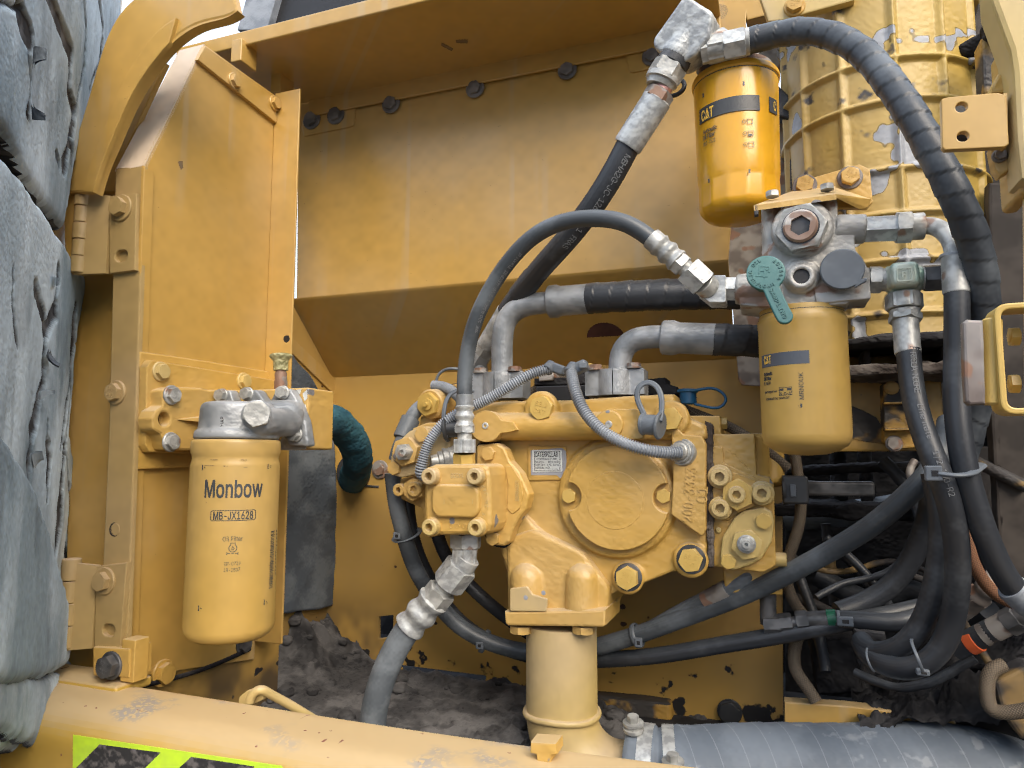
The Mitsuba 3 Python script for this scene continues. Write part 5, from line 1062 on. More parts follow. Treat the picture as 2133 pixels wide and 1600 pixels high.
lp = rnd(sbox(-0.026, -0.0405, 0.03, 0.0405), 0.008).difference(rnd(sbox(-0.0215, -0.036, 0.0255, 0.036), 0.005))
T.part('loop', put(bevel(lp, 0.025, 0.0012), at(2142, 753, 0.625), [1, 0, 0], [0, 0, 1], FY), 'bolt_paint')
for py in (702, 800): T.part('bolt', [hexm(at(2103, py, 0.63), (1, 0, 0), 0.0075, 0.006, 0.2), cyl(at(2100, py, 0.63), at(2122, py, 0.63), 0.0042)], 'bolt_paint', 30)

T = Thing('cross_member', 'yellow cross member with a dirty bolted bracket, right of the lower filter', 'beam')
T.part('beam', slab_y([(1600, 775), (1960, 768), (1970, 938), (1600, 943)], 1.02, 0.05, 0.003), 'cast')
T.part('dark_scoop', slab_y([(1766, 842), (1800, 856), (1826, 870), (1838, 890), (1838, 925), (1790, 918), (1766, 910)], 1.0185, 0.001, 0.0004), 'grubby')
T.part('bracket', lumps(slab_y([(1840, 800), (1850, 792), (1926, 790), (1930, 930), (1870, 936), (1842, 920)], 0.99, 0.03, 0.003, 0.003), 0.001, 60, 2, 0.007), 'grubby', 50)
T.part('shelf', rbox(at(1872, 840, 0.985), [0.035, 0.02, 0.003], b=0.001), 'grubby'); T.part('shelf', rbox(at(1874, 895, 0.985), [0.035, 0.02, 0.003], b=0.001), 'grubby')
T.bolt(1857, 808, 0.99, 11, 'cast', washer=1.3, mark=False); T.bolt(1862, 924, 0.99, 14, 'old_steel', washer=1.2, h=0.5, mark=False)
T = Thing('engine_mount', 'mud crusted mount under the ribbed housing at the right', 'mount')
T.part('ledge', lumps(rbox(at(1870, 702, 1.0), [0.16, 0.10, 0.012], b=0.004), 0.006, 45, 1, 0.006), 'mud', 60)
T.part('ledge', lumps(rbox(at(1870, 780, 0.99), [0.17, 0.12, 0.014], b=0.004), 0.007, 45, 2, 0.006), 'mud', 60)
T.part('web', lumps(slab_y([(1768, 715), (1990, 712), (1990, 775), (1768, 778)], 1.03, 0.02, 0.002), 0.002, 40, 3, 0.008), 'grubby', 60)
for px in (1800, 1905, 1960): T.part('rib', lumps(rbox(at(px, 745, 1.0), [0.008, 0.06, 0.035], b=0.003), 0.002, 60, px, 0.006), 'mud', 60)
T.part('mud', lumps(rbox(at(1945, 665, 1.0), [0.05, 0.05, 0.05], b=0.018), 0.012, 40, 4, 0.005), 'mud', 60)
single('sill_strip', slab_y([(1634, 1462), (1760, 1470), (1890, 1484), (1990, 1500), (2000, 1540), (1634, 1540)], 0.985, 0.02, 0.002), 'panel', 'low strip of yellow paint under the dark engine bay at the right', 'panel')
# dark things above the overhead plate and behind the housing
single('blue_post', slab_y([(528, -60), (590, -60), (556, 62), (494, 62)], 1.3, 0.03, 0.002), 'conduit', 'pale blue grey post above the overhead plate at the upper left', 'post')
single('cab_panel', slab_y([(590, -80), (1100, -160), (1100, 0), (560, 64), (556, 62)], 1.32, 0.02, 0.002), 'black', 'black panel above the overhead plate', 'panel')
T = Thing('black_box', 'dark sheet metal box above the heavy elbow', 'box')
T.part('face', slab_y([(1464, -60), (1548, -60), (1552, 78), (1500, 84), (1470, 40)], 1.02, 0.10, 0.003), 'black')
T.part('edge_strip', slab_y([(1546, -60), (1604, -60), (1600, 30), (1556, 42), (1548, 10)], 1.0, 0.02, 0.002), 'panel')
T.part('knob', lathe(at(1500, 42, 1.02), FY, [(0, 0.014), (0.02, 0.012)], 24), 'black_plastic')
single('crossbar', slab_y([(1560, 96), (1650, 82), (1652, 138), (1600, 146), (1570, 120)], 1.1, 0.015, 0.002), 'old_steel', 'grey steel bar between the upper filter and the ribbed housing', 'bar')
T = Thing('duct_post', 'dark steel upright between the upper filter and the ribbed housing', 'post')
T.part('upright', slab_y([(1618, 250), (1645, 252), (1660, 640), (1640, 640), (1628, 500)], 1.06, 0.02, 0.002), 'old_steel')
T.part('rubber_flap', lumps(slab_y([(1608, 165), (1622, 178), (1650, 205), (1650, 250), (1612, 240)], 1.02, 0.02, 0.003), 0.001, 60, 2, 0.008), 'black', 50)
T.part('plate', slab_y([(1505, 470), (1625, 460), (1640, 700), (1600, 805), (1545, 802), (1538, 790), (1526, 640), (1512, 560)], 1.08, 0.006, 0.001), 'old_steel')
# ------------------------------------------------------------------ valve block with its plugs, caps and fittings
YV = 0.80
T = Thing('valve_block', 'pale grey cast valve block with a big hex plug above the lower filter', 'valve block')
p0, p1 = at(1609, 590, YV + 0.015), at(1606, 428, YV + 0.015)
vb = [slab_y([(1538, 570), (1592, 566), (1598, 520), (1640, 470), (1728, 452), (1776, 452), (1782, 520), (1806, 552), (1812, 606), (1780, 618), (1765, 634), (1590, 640), (1540, 636)], YV, 0.06, 0.006, 0.003),
      cyl(p0, p1, 0.0105), cyl(at(1722, 480, YV + 0.02), at(1720, 418, YV + 0.02), 0.0115), tube(np.array([at(1740, 478, YV + 0.012), at(1804, 477, YV + 0.012)]), 0.0155, 28), tube(np.array([at(1532, 603, YV + 0.012), at(1620, 603, YV + 0.012)]), 0.0165, 28), disc(1670, 480, YV + 0.004, 60, 0.012, 0.004), disc(1670, 578, YV + 0.002, 36, 0.010, 0.003), disc(1754, 564, YV + 0.002, 40, 0.008, 0.003),
      slab_y([(1690, 560), (1812, 556), (1814, 622), (1700, 632)], YV - 0.003, 0.05, 0.005, 0.002)]
T.part('casting', smooth_union(vb, 0.004, 5, 0.0005, 12), 'block', 50)
ax = unit(np.array([-0.12, -1.0, -0.06])); o = at(1671, 481, YV - 0.008)
T.part('hex_plug', hexm(o - ax * 0.004, ax, 53 * mpp(1671, 481, YV) * 0.95, 0.024, 0.12), 'zinc', 30)
T.part('plug_insert', socket_head(o + ax * 0.0195, ax, 35 * mpp(1671, 481, YV) * 0.95, 0.006, 0.62, 0.35), 'zinc_rust')
T.part('plug_ring', lathe(o + ax * 0.0195, ax, [(0, 0.0185), (0.0012, 0.0185)], 36), 'dark_steel')
po = at(1669, 577, YV - 0.008)
tor = man(m3.Manifold.revolve(m3.CrossSection([[(0.0082, 0), (0.0145, 0), (0.0145, 0.003), (0.012, 0.0055), (0.0095, 0.0055), (0.0082, 0.0045)]]), 36)); fx, fy, fa = frame((0, -1, 0))
T.part('port_rim', put(tor, po, fx, fy, fa), 'block', 50); T.part('port_bore', lathe(po + [0, -0.001, 0], FY, [(0, 0.0084), (0.0004, 0.0084)], 24), 'black')
T = Thing('dust_cap', 'round slate grey plastic cap on the right of the valve block', 'cap')
cs = mpp(1754, 562, YV - 0.015)
cp_ = Point(0, 0).buffer(43 * cs, quad_segs=18).union(Polygon([(28 * cs, -26 * cs), (46 * cs, -22 * cs), (44 * cs, -30 * cs), (20 * cs, -42 * cs)]))
T.part('disc', put(bevel(cp_, 0.004, 0.0012), at(1754, 562, YV - 0.014), [1, 0, 0], [0, 0, 1], FY), 'grey_plastic')
T.part('stem', cyl(at(1754, 562, YV - 0.0145), at(1754, 562, YV + 0.004), 0.012), 'black_plastic')
T = Thing('sampling_cap', 'teal plastic cap with raised lettering and a long tail, left on the valve block', 'cap')
ts = mpp(1596, 572, YV - 0.03); tl = unit(np.array([45.0, -104.0]))
tp = Point(0, 0).buffer(38.5 * ts, quad_segs=18).union(LineString([(8 * ts, -22 * ts), (24 * ts, -55 * ts), (38 * ts, -82 * ts), (44 * ts, -92 * ts)]).buffer(16 * ts, quad_segs=8)).buffer(6 * ts).buffer(-6 * ts)
to = at(1595, 571, YV - 0.03); te = unit(np.array([0.12, 0.15, 1.0])); tn = unit(np.cross([1, 0.05, 0], te)); tx = np.cross(te, tn); tn = np.cross(tx, te)
if tn[1] > 0: tn = -tn; tx = -tx
T.part('disc', put(bevel(tp, 0.004, 0.0012), to, tx, te, tn), 'teal')
T.part('stem', cyl(to, at(1590, 590, YV + 0.004), 0.012), 'teal')
def tag_text(ch, x, y, h, ang, dp=0.0013):
    q = text(ch, h * ts, dp, True); q.apply_transform(trimesh.transformations.rotation_matrix(ang, [0, 0, 1])); q.apply_translation([x * ts, y * ts, 0.0039])
    T.part('raised_letter', put(q, to, tx, te, tn), 'teal', False)
for i, ch in enumerate('HYDRAULIC OIL'):
    a = math.radians(-60 - 15.0 * i)
    if ch != ' ': tag_text(ch, 30 * math.cos(a), 30 * math.sin(a), 7, a - math.pi / 2 + math.pi * 0)
for i, ch in enumerate('8C3446'):
    a = math.radians(60 - 17 * i)
    tag_text(ch, 30 * math.cos(a), 30 * math.sin(a), 7, a - math.pi / 2)
for i, ch in enumerate('SAMPLING'):
    tag_text(ch, 14 + i * 4.3, -38 - i * 8.0, 8, -1.1)
T.part('raised_emblem', put(bevel(unary_union([sbox(-15 * ts, -4 * ts, -12 * ts, 16 * ts), sbox(-4 * ts, -12 * ts, -1 * ts, 10 * ts), sbox(-20 * ts, -10 * ts, 4 * ts, -7 * ts), sbox(-13 * ts, 2 * ts, -2 * ts, 5 * ts), sbox(-12 * ts, 12 * ts, 8 * ts, 15 * ts), sbox(5 * ts, 0, 8 * ts, 15 * ts), Point(1.5 * ts, 7 * ts).buffer(2.5 * ts)]), 0.0008, 0.0002), to + tn * 0.0039, tx, te, tn), 'teal', 30)

T = Thing('mounting_bracket', 'bent yellow bracket with two bolts holding the valve block to the ribbed housing', 'bracket')
T.part('upright', slab_y([(1648, 400), (1652, 388), (1678, 374), (1686, 372), (1790, 342), (1812, 352), (1818, 420), (1806, 434), (1745, 432), (1660, 420)], 0.905, 0.008, 0.002, 0.002), 'cast')
A1, A2, A3, A4 = at(1570, 428, YV - 0.012), at(1790, 405, YV + 0.012), at(1810, 432, 0.90), at(1650, 398, 0.905)
th = np.array([0, 0, -0.006])
ld = hullbox([A1, at(1742, 404, YV - 0.012), A4, at(1740, 388, 0.905), A1 + th, at(1742, 404, YV - 0.012) + th, A4 + th, at(1740, 388, 0.905) + th])
T.part('ledge', ld, 'cast', False)
T.part('gusset', hullbox([at(1740, 404, YV - 0.012), at(1740, 411, YV - 0.012), at(1740, 390, 0.904), at(1740, 404, 0.904), at(1808, 432, 0.904), at(1800, 438, 0.904), at(1815, 415, 0.904), at(1790, 436, 0.88), at(1785, 428, 0.88)]), 'cast', False)
T.part('lip', slab_y([(1570, 427), (1580, 425), (1580, 446), (1571, 448)], YV - 0.012, 0.008, 0.001), 'dark_steel')
T.bolt(1676, 388, 0.905, 18, 'cast', washer=1.35, wmat='rusty_plate', h=0.85); T.bolt(1770, 371, 0.905, 19, 'cast', washer=1.3, wmat='rusty_plate', h=0.8, rot=0.6)
for px, py in ((1609, 410), (1723, 396)): T.part('cap_screw', hexm(at(px, py, YV + 0.014), (0, 0, 1), 0.0075, 0.006, 0.4), 'zinc', 30)

# ------------------------------------------------------------------ hoses with their own fittings
def lettering(T, txt, path_pts, r, hpx_m, t0, mat_='hose_print', side=0.0, dens=1.0):
    """Print along a hose: each letter laid flat on the side turned to the opening."""
    P = spline(path_pts, 0.001); L = np.arange(len(P)) * 0.001; s = t0; ms = []
    for ch in txt:
        k = int(min(s / 0.001, len(P) - 3))
        t = unit(P[k + 2] - P[k]); n = CAM - P[k]; n = n - t * np.dot(n, t); n = unit(n); b = np.cross(n, t); c, s_ = math.cos(side), math.sin(side); n2 = n * c + b * s_; b2 = np.cross(n2, t)
        if ch != ' ': ms.append(put(text(ch, hpx_m, 0.0004), P[k] + n2 * (r + 0.0001), t, b2, n2))
        s += hpx_m * dens
    if ms: T.part('print', ms, mat_, False)
RB = {}
T = Thing('hose', 'thick black hose falling from the heavy elbow behind the pump', 'hose')
h1 = [at(1312, 296, 0.825), at(1277, 362, 0.83), at(1238, 424, 0.84), at(1186, 492, 0.86), at(1132, 553, 0.89), at(1088, 606, 0.92), at(1055, 652, 0.945), at(1032, 695, 0.965)]
T.part('tube', tube(spline(h1, 0.004), 0.0150, 28), 'rubber')
chain(T, [('crimp_sleeve', 'sleeve', (1370, 206, 0.817), (1306, 306, 0.825), 31, 'zinc_light'), ('hex', 'hex', (1377, 191, 0.816), (1364, 212, 0.816), 29, 'old_steel'), ('stem', 'cyl', (1386, 172, 0.815), (1374, 197, 0.815), 20, 'copper'),
          ('crimp_sleeve', 'sleeve', (1058, 648, 0.945), (1014, 722, 0.97), 23, 'zinc'), ('hex', 'hex', (1020, 712, 0.968), (1005, 736, 0.975), 22, 'zinc'), ('nut', 'hex', (1008, 730, 0.974), (988, 765, 0.985), 22, 'alu'), ('elbow', 'cyl', (996, 750, 0.98), (1000, 790, 0.985), 18, 'alu')])
T.part('tape_band', lathe2(at(1112, 576, 0.905), at(1080, 616, 0.925), [(0, 0.0153), (0.03, 0.0158), (0.97, 0.0158), (1, 0.0153)], 28), 'rubber')
lettering(T, 'MSHA2G-JC-126C/18-1 FRAS', h1, 0.0150, 0.0075, 0.02, side=0.35, dens=0.72)

T = Thing('hose', 'black hose spirally wrapped in flat guard, arching over the ribbed housing', 'hose')
h2 = [at(1556, 87, 0.815), at(1600, 76, 0.815), at(1660, 66, 0.81), at(1722, 72, 0.80), at(1790, 105, 0.785), at(1852, 172, 0.765), at(1908, 255, 0.75), at(1956, 340, 0.745), at(1998, 425, 0.75), at(2030, 510, 0.765), at(2046, 590, 0.78), at(2049, 670, 0.80), at(2044, 760, 0.83), at(2032, 850, 0.85), at(2010, 930, 0.86), (at(1985, 1010, 0.87))]
T.part('wrapped_tube', wrapped(h2, 0.0134, 0.0215, lip=0.0015), 'rubber_wrap')

T = Thing('hose', 'slim grey black hose arching from the gear pump up to the valve block', 'hose')
h3 = [at(968, 835, 0.812), at(968, 790, 0.812), at(974, 735, 0.81), at(990, 670, 0.805), at(1020, 605, 0.80), at(1064, 540, 0.79), at(1120, 487, 0.78), at(1180, 461, 0.775), at(1242, 455, 0.772), at(1304, 466, 0.772), at(1352, 495, 0.775), at(1368, 508, 0.776)]
T.part('tube', tube(spline(h3, 0.003), 0.0098, 24), 'rubber_mid')
lettering(T, 'SAE 100 R2AT 1/2 WP 4000PSI Flextral', h3, 0.0098, 0.0042, 0.09, side=-0.5, dens=0.8)
chain(T, [('ferrule', 'sleeve', (968, 822, 0.812), (968, 850, 0.812), 18, 'alu'), ('ferrule', 'ferrule', (968, 845, 0.812), (968, 890, 0.812), 20, 'zinc_light'), ('hex', 'hex', (968, 886, 0.812), (968, 902, 0.812), 20, 'zinc_light'), ('stem', 'cyl', (968, 900, 0.812), (968, 920, 0.812), 15, 'zinc'), ('nut', 'flats', (968, 915, 0.812), (968, 944, 0.812), 24, 'zinc_light'), ('adapter', 'hex', (967, 944, 0.815), (967, 970, 0.818), 22, 'bolt_paint'),
          ('ferrule', 'sleeve', (1356, 496, 0.775), (1377, 514, 0.776), 23, 'zinc'), ('ferrule', 'ferrule', (1370, 508, 0.776), (1412, 545, 0.78), 25, 'zinc'), ('hex', 'hex', (1406, 540, 0.78), (1424, 556, 0.782), 23, 'zinc'), ('stem', 'cyl', (1420, 552, 0.782), (1440, 570, 0.785), 18, 'zinc'), ('nut', 'hex', (1432, 560, 0.784), (1466, 592, 0.79), 31, 'zinc_light'), ('nut_taper', 'cyl', (1462, 588, 0.79), (1478, 602, 0.80), 25, 'zinc')])
T.part('elbow_block', slab_y([(1462, 588), (1480, 574), (1512, 572), (1512, 630), (1478, 630), (1450, 608)], YV - 0.006, 0.03, 0.004, 0.002), 'zinc_light')
T.part('paint_mark', slab_y([(1474, 592), (1482, 591), (1483, 608), (1475, 609)], YV - 0.0064, 0.0004, 0.0001), 'red_mark')
T.part('adapter', hex2(at(1510, 602, YV + 0.012), at(1539, 602, YV + 0.012), 0.0145, 0.2), 'zinc_light', 30)

T = Thing('hose', 'thick slate hose with a bulging ferrule dropping from the gear pump to the dirt floor', 'hose')
h6 = [at(892, 1262, 0.835), at(866, 1291, 0.834), at(842, 1322, 0.832), at(808, 1385, 0.826), at(786, 1450, 0.82), at(776, 1510, 0.82), at(774, 1580, 0.82), at(776, 1640, 0.82)]
T.part('tube', tube(spline(h6, 0.004), 0.0168, 30), 'rubber_grey')
chain(T, [('nut', 'hex', (970, 1112, 0.835), (970, 1142, 0.835), 31, 'zinc'), ('elbow', 'flats', (969, 1138, 0.835), (966, 1172, 0.835), 27, 'zinc_light'), ('elbow_leg', 'cyl', (974, 1160, 0.835), (950, 1198, 0.835), 28, 'zinc_light'), ('nut', 'hex', (963, 1178, 0.835), (932, 1218, 0.835), 33, 'zinc_light'), ('stem', 'cyl', (935, 1212, 0.835), (915, 1240, 0.835), 20, 'zinc'), ('hex', 'hex', (922, 1228, 0.835), (900, 1256, 0.835), 30, 'zinc'), ('ferrule', 'ferrule', (906, 1246, 0.835), (850, 1308, 0.834), 34, 'zinc_light')])

# pair of hoses round the left and underside of the pump
T = Thing('hose', 'long hose curving down the left of the pump and back to the right', 'hose')
hA = [at(818, 985, 0.885), at(826, 1050, 0.89), at(842, 1115, 0.90), at(866, 1185, 0.92), at(905, 1248, 0.94), at(955, 1302, 0.955), at(1010, 1334, 0.965), at(1075, 1354, 0.975), at(1150, 1360, 0.98), at(1250, 1345, 0.975), at(1340, 1318, 0.965), at(1430, 1285, 0.955), at(1540, 1243, 0.94), at(1640, 1196, 0.92), at(1740, 1142, 0.90), at(1830, 1084, 0.875), at(1892, 1030, 0.86), at(1935, 985, 0.855), at(1965, 930, 0.87), at(1975, 880, 0.90)]
T.part('tube', tube(spline(hA, 0.004), 0.0115, 24), 'rubber_mid')
T = Thing('hose', 'grey elbow hose with a bare crimp at the upper left corner of the pump', 'hose')
hB = [at(898, 840, 0.925), at(878, 846, 0.91), at(858, 868, 0.90), at(843, 905, 0.89), at(832, 930, 0.885), at(824, 958, 0.885)]
T.part('tube', tube(spline(hB, 0.003), 0.0098, 22), 'rubber_grey')
chain(T, [('crimp', 'sleeve', (856, 872, 0.90), (838, 914, 0.888), 20, 'rubber_grey')])
T = Thing('hose', 'second black hose tucked inside the left hose beside the gear pump', 'hose')
hC = [at(848, 1035, 0.92), at(852, 1085, 0.92), at(872, 1160, 0.94), at(905, 1225, 0.965), at(960, 1296, 0.99), at(1040, 1345, 1.0), at(1140, 1372, 1.0), at(1260, 1374, 0.99), at(1380, 1364, 0.98), at(1500, 1344, 0.97), at(1620, 1324, 0.96), at(1740, 1300, 0.96), at(1830, 1284, 0.98), at(1930, 1262, 1.0)]
T.part('tube', tube(spline(hC, 0.004), 0.0105, 22), 'rubber')
T = Thing('hose', 'thin black hose in shadow under the gear pump', 'hose')
T.part('tube', tube(spline([at(905, 1090, 0.93), at(925, 1150, 0.95), at(960, 1200, 0.97), at(1005, 1245, 0.98), at(1060, 1290, 1.0), at(1110, 1325, 1.01)], 0.004), 0.0095, 18), 'rubber')
T = Thing('hose', 'short dark hose with a steel elbow plugged in under the oval flange', 'hose')
hD = [at(1250, 1352, 0.99), at(1330, 1322, 0.985), at(1390, 1290, 0.97), at(1450, 1258, 0.955), at(1488, 1240, 0.945)]
T.part('tube', tube(spline(hD, 0.004), 0.0098, 20), 'rubber_grey')
chain(T, [('crimp', 'sleeve', (1468, 1252, 0.95), (1516, 1226, 0.94), 19, 'old_steel')])
T.part('elbow', tube(spline([at(1508, 1230, 0.94), at(1535, 1216, 0.937), at(1556, 1202, 0.937), at(1562, 1188, 0.945), at(1560, 1180, 0.96)], 0.003), 0.0095, 20), 'rubber_grey')
def zip_tie(label, pts, w=0.0022, head=None, hs=(0.011, 0.007, 0.010)):
    T = Thing('cable_tie', label, 'cable tie')
    P = spline(pts, 0.002)
    T.part('strap', tube(P, lambda s, th: w * (1 - 0.62 * np.abs(np.sin(th))), 16), 'grey_plastic')
    if head is not None: T.part('head', rbox(head, hs, b=0.0015), 'grey_plastic', 50); T.part('pawl', rbox(np.asarray(head) + [0.0005, -hs[1] / 2 - 0.0001, 0], [hs[0] * 0.4, 0.001, hs[2] * 0.4], b=0.0003), 'black')
def ring_round(c, t, r, n=30, a0=0, a1=360):
    x, y, a = frame(t); return [np.asarray(c) + r * (math.cos(q) * x + math.sin(q) * y) for q in np.radians(np.linspace(a0, a1, n))]
zip_tie('black cable tie round the hoses left of the gear pump', ring_round(at(848, 1115, 0.91), at(866, 1185, 0.92) - at(842, 1115, 0.90), 0.0185), 0.004, at(828, 1116, 0.89))
zip_tie('black cable tie round the hoses below left of the outlet pipe', ring_round(at(1010, 1336, 0.972), at(1075, 1354, 0.975) - at(955, 1302, 0.955), 0.0150), 0.004, at(1000, 1344, 0.955))
zip_tie('grey cable tie joining two hoses right of the outlet pipe', ring_round(at(1326, 1324, 0.967), at(1340, 1318, 0.965) - at(1250, 1345, 0.975), 0.0145), 0.0042, at(1330, 1338, 0.953), (0.010, 0.007, 0.012))

# hoses of the valve block's right side
T = Thing('hose', 'black hose on a bent steel pipe, right one of the tied pair', 'hose')
T.part('bent_pipe', tube(spline([at(1918, 471, YV + 0.012), at(1940, 471, YV + 0.008), at(1962, 480, YV), at(1980, 500, YV - 0.008), at(1988, 530, YV - 0.014), at(1990, 560, YV - 0.018)], 0.003), 0.0088, 24), 'zinc')
chain(T, [('hex_bar', 'hex', (1800, 478, YV + 0.012), (1868, 475, YV + 0.012), 27, 'zinc_light'), ('nut', 'hex', (1866, 475, YV + 0.012), (1898, 473, YV + 0.012), 33, 'zinc'), ('nut_taper', 'cyl', (1896, 473, YV + 0.012), (1925, 471, YV + 0.012), 28, 'zinc'),
          ('collar', 'cyl', (1988, 530, YV - 0.016), (1988, 538, YV - 0.016), 28, 'alu'), ('sleeve', 'sleeve', (1989, 536, YV - 0.017), (1993, 612, YV - 0.02), 26, 'zinc')])
hR = [at(1993, 600, 0.78), at(1993, 700, 0.78), at(1992, 800, 0.78), at(1998, 900, 0.775), at(2016, 1000, 0.775), at(2040, 1080, 0.78), at(2072, 1160, 0.79), at(2112, 1225, 0.80), at(2160, 1270, 0.81)]
T.part('tube', tube(spline(hR, 0.004), 0.0112, 24), 'rubber')
T.part('end_collar', lathe2(at(2105, 1222, 0.80), at(2150, 1262, 0.81), [(0, 0.0125), (0.1, 0.014), (0.9, 0.014), (1, 0.012)], 28), 'conduit')
T = Thing('hose', 'black printed hose below the tee fitting, left one of the tied pair', 'hose')
hL = [at(1892, 728, 0.80), at(1899, 800, 0.795), at(1917, 880, 0.785), at(1944, 955, 0.775), at(1972, 1030, 0.775), at(1990, 1110, 0.785), at(1995, 1200, 0.80), at(1985, 1285, 0.82), at(1952, 1360, 0.83), at(1895, 1392, 0.84), at(1842, 1384, 0.86), at(1815, 1368, 0.88), at(1795, 1340, 0.92)]
T.part('tube', tube(spline(hL, 0.004), 0.0112, 24), 'rubber')
lettering(T, 'RTCUA NOORE   Line mate   1/2 100-R2', hL, 0.0112, 0.0055, 0.008, side=0.35, dens=0.72)
chain(T, [('hex', 'hex', (1810, 583, YV + 0.012), (1836, 583, YV + 0.012), 28, 'zinc'), ('neck', 'cyl', (1834, 583, YV + 0.012), (1850, 583, YV + 0.012), 24, 'zinc'), ('neck', 'cyl', (1908, 580, YV + 0.012), (1928, 580, YV + 0.012), 24, 'zinc'), ('dark_nut', 'hex', (1924, 580, YV + 0.012), (1966, 578, YV + 0.012), 27, 'dark_steel'),
          ('neck', 'cyl', (1880, 590, YV + 0.012), (1882, 618, YV + 0.012), 27, 'tee_green'), ('nut', 'flats', (1882, 614, YV + 0.012), (1884, 645, YV + 0.01), 34, 'zinc'), ('neck', 'cyl', (1884, 644, YV + 0.01), (1885, 658, YV + 0.01), 29, 'zinc'), ('hex', 'hex', (1885, 656, YV + 0.01), (1886, 670, YV + 0.008), 30, 'zinc'), ('crimp', 'sleeve', (1886, 668, YV + 0.008), (1891, 738, YV), 25, 'zinc')])
T.part('tee_body', smooth_union([rbox(at(1881, 577, YV + 0.002), [0.026, 0.030, 0.026], b=0.005), cyl(at(1842, 582, YV + 0.012), at(1922, 580, YV + 0.012), 0.0135), cyl(at(1880, 580, YV + 0.012), at(1882, 616, YV + 0.012), 0.0138), disc(1881, 577, YV - 0.010, 17, 0.003)], 0.0035, 5, 0.0003, 2), 'tee_green', 50)
flat_text(T, 'F', 1884, 572, YV - 0.0163, 14, 9, 'tee_green', True, d=0.0006, name='raised_mark')
T.part('raised_mark', put(bevel(sbox(-0.0055, -0.0055, 0.0055, 0.0055).buffer(0.0015).difference(sbox(-0.0050, -0.0050, 0.0050, 0.0050).buffer(0.0008)), 0.0006, 0.0002), at(1884, 572, YV - 0.0159), [1, 0, 0], [0, 0, 1], FY), 'tee_green', 30)
T = Thing('hose', 'black hose looping just inside the printed one at the lower right', 'hose')
T.part('tube', tube(spline([at(1942, 985, 0.83), at(1956, 1060, 0.83), at(1958, 1140, 0.835), at(1946, 1220, 0.84), at(1915, 1305, 0.85), at(1868, 1350, 0.86), at(1822, 1358, 0.88), at(1795, 1335, 0.92)], 0.004), 0.0110, 22), 'rubber')
zip_tie('large grey cable tie binding the two black hoses at the right', [at(1935, 985, 0.765), at(1952, 986, 0.755), at(1985, 990, 0.752), at(2018, 988, 0.757), at(2036, 978, 0.775), at(2040, 968, 0.80), at(2000, 970, 0.80)], 0.0048, at(1944, 986, 0.755), (0.014, 0.009, 0.014))
zip_tie('thin black cable tie round the looped hoses at the bottom right', [at(1900, 1330, 0.85), at(1901, 1345, 0.82), at(1912, 1372, 0.81), at(1921, 1395, 0.815), at(1925, 1402, 0.825)], 0.0016, at(1922, 1400, 0.822), (0.012, 0.008, 0.006))
zip_tie('thin cable tie round the left bend of the looped hoses', [at(1806, 1350, 0.86), at(1806, 1370, 0.848), at(1815, 1392, 0.848), at(1822, 1399, 0.855)], 0.0012)

# dark connector with a green band, hoses behind
T = Thing('pipe_connector', 'dirty dark pipe connector with a green band low at the right', 'connector')
T.part('pipe', tube(spline([at(1600, 1235, 0.96), at(1600, 1280, 0.96), at(1601, 1300, 0.96)], 0.004), 0.0098, 20), 'dark_steel')
chain(T, [('elbow', 'hex', (1590, 1300, 0.957), (1626, 1300, 0.957), 19, 'dark_steel'), ('hex', 'hex', (1624, 1298, 0.957), (1650, 1296, 0.957), 18, 'dark_steel'), ('neck', 'cyl', (1648, 1297, 0.957), (1660, 1296, 0.957), 12, 'dark_steel'), ('nut', 'hex', (1658, 1294, 0.957), (1684, 1292, 0.957), 19, 'dark_steel'), ('sleeve', 'sleeve', (1682, 1292, 0.957), (1724, 1290, 0.957), 18, 'dark_steel'), ('green_band', 'cyl', (1722, 1289, 0.957), (1742, 1288, 0.957), 18.5, 'label_green')])
T.part('hose', tube(spline([at(1738, 1289, 0.957), at(1790, 1292, 0.955), at(1850, 1296, 0.955), at(1905, 1288, 0.96), at(1950, 1262, 0.98)], 0.004), 0.0105, 20), 'rubber')
zip_tie('dusty cable tie head behind the green banded connector', [at(1745, 1272, 0.95), at(1748, 1290, 0.938), at(1752, 1304, 0.945)], 0.002, at(1760, 1294, 0.937), (0.018, 0.006, 0.011))
for lab, pts, r in (('dark hose rising from the green banded connector', [at(1745, 1276, 0.98), at(1800, 1255, 0.99), at(1860, 1215, 0.99), at(1905, 1150, 0.98), at(1932, 1080, 0.96), at(1945, 1010, 0.93), at(1952, 950, 0.93)], 0.0125),
                    ('dark hose lying across the back of the engine bay at the right', [at(1700, 1200, 1.15), at(1760, 1230, 1.14), at(1830, 1250, 1.12), at(1900, 1230, 1.1), at(1990, 1290, 1.05), at(2060, 1270, 1.0)], 0.014),
                    ('dusty pipe at the very back of the engine bay', [at(1640, 1080, 1.25), at(1760, 1070, 1.22), at(1850, 1060, 1.2), at(1990, 1030, 1.2), at(2140, 1010, 1.2)], 0.02)):
    single('hose', tube(spline(pts, 0.006), r, 20), 'rubber_grey' if 'dusty' in lab else 'rubber', lab, 'hose')
T = Thing('hose', 'dark hose with an orange label and steel fittings at the lower right corner', 'hose')
T.part('tube', tube(spline([at(1990, 1352, 0.93), at(2030, 1332, 0.92), at(2070, 1312, 0.91)], 0.004), 0.0125, 22), 'rubber')
chain(T, [('crimp', 'sleeve', (2046, 1324, 0.915), (2098, 1298, 0.905), 24, 'old_steel'), ('nut', 'hex', (2096, 1300, 0.905), (2122, 1286, 0.90), 26, 'dark_steel'), ('stem', 'cyl', (2118, 1288, 0.90), (2170, 1262, 0.89), 20, 'dark_steel')])
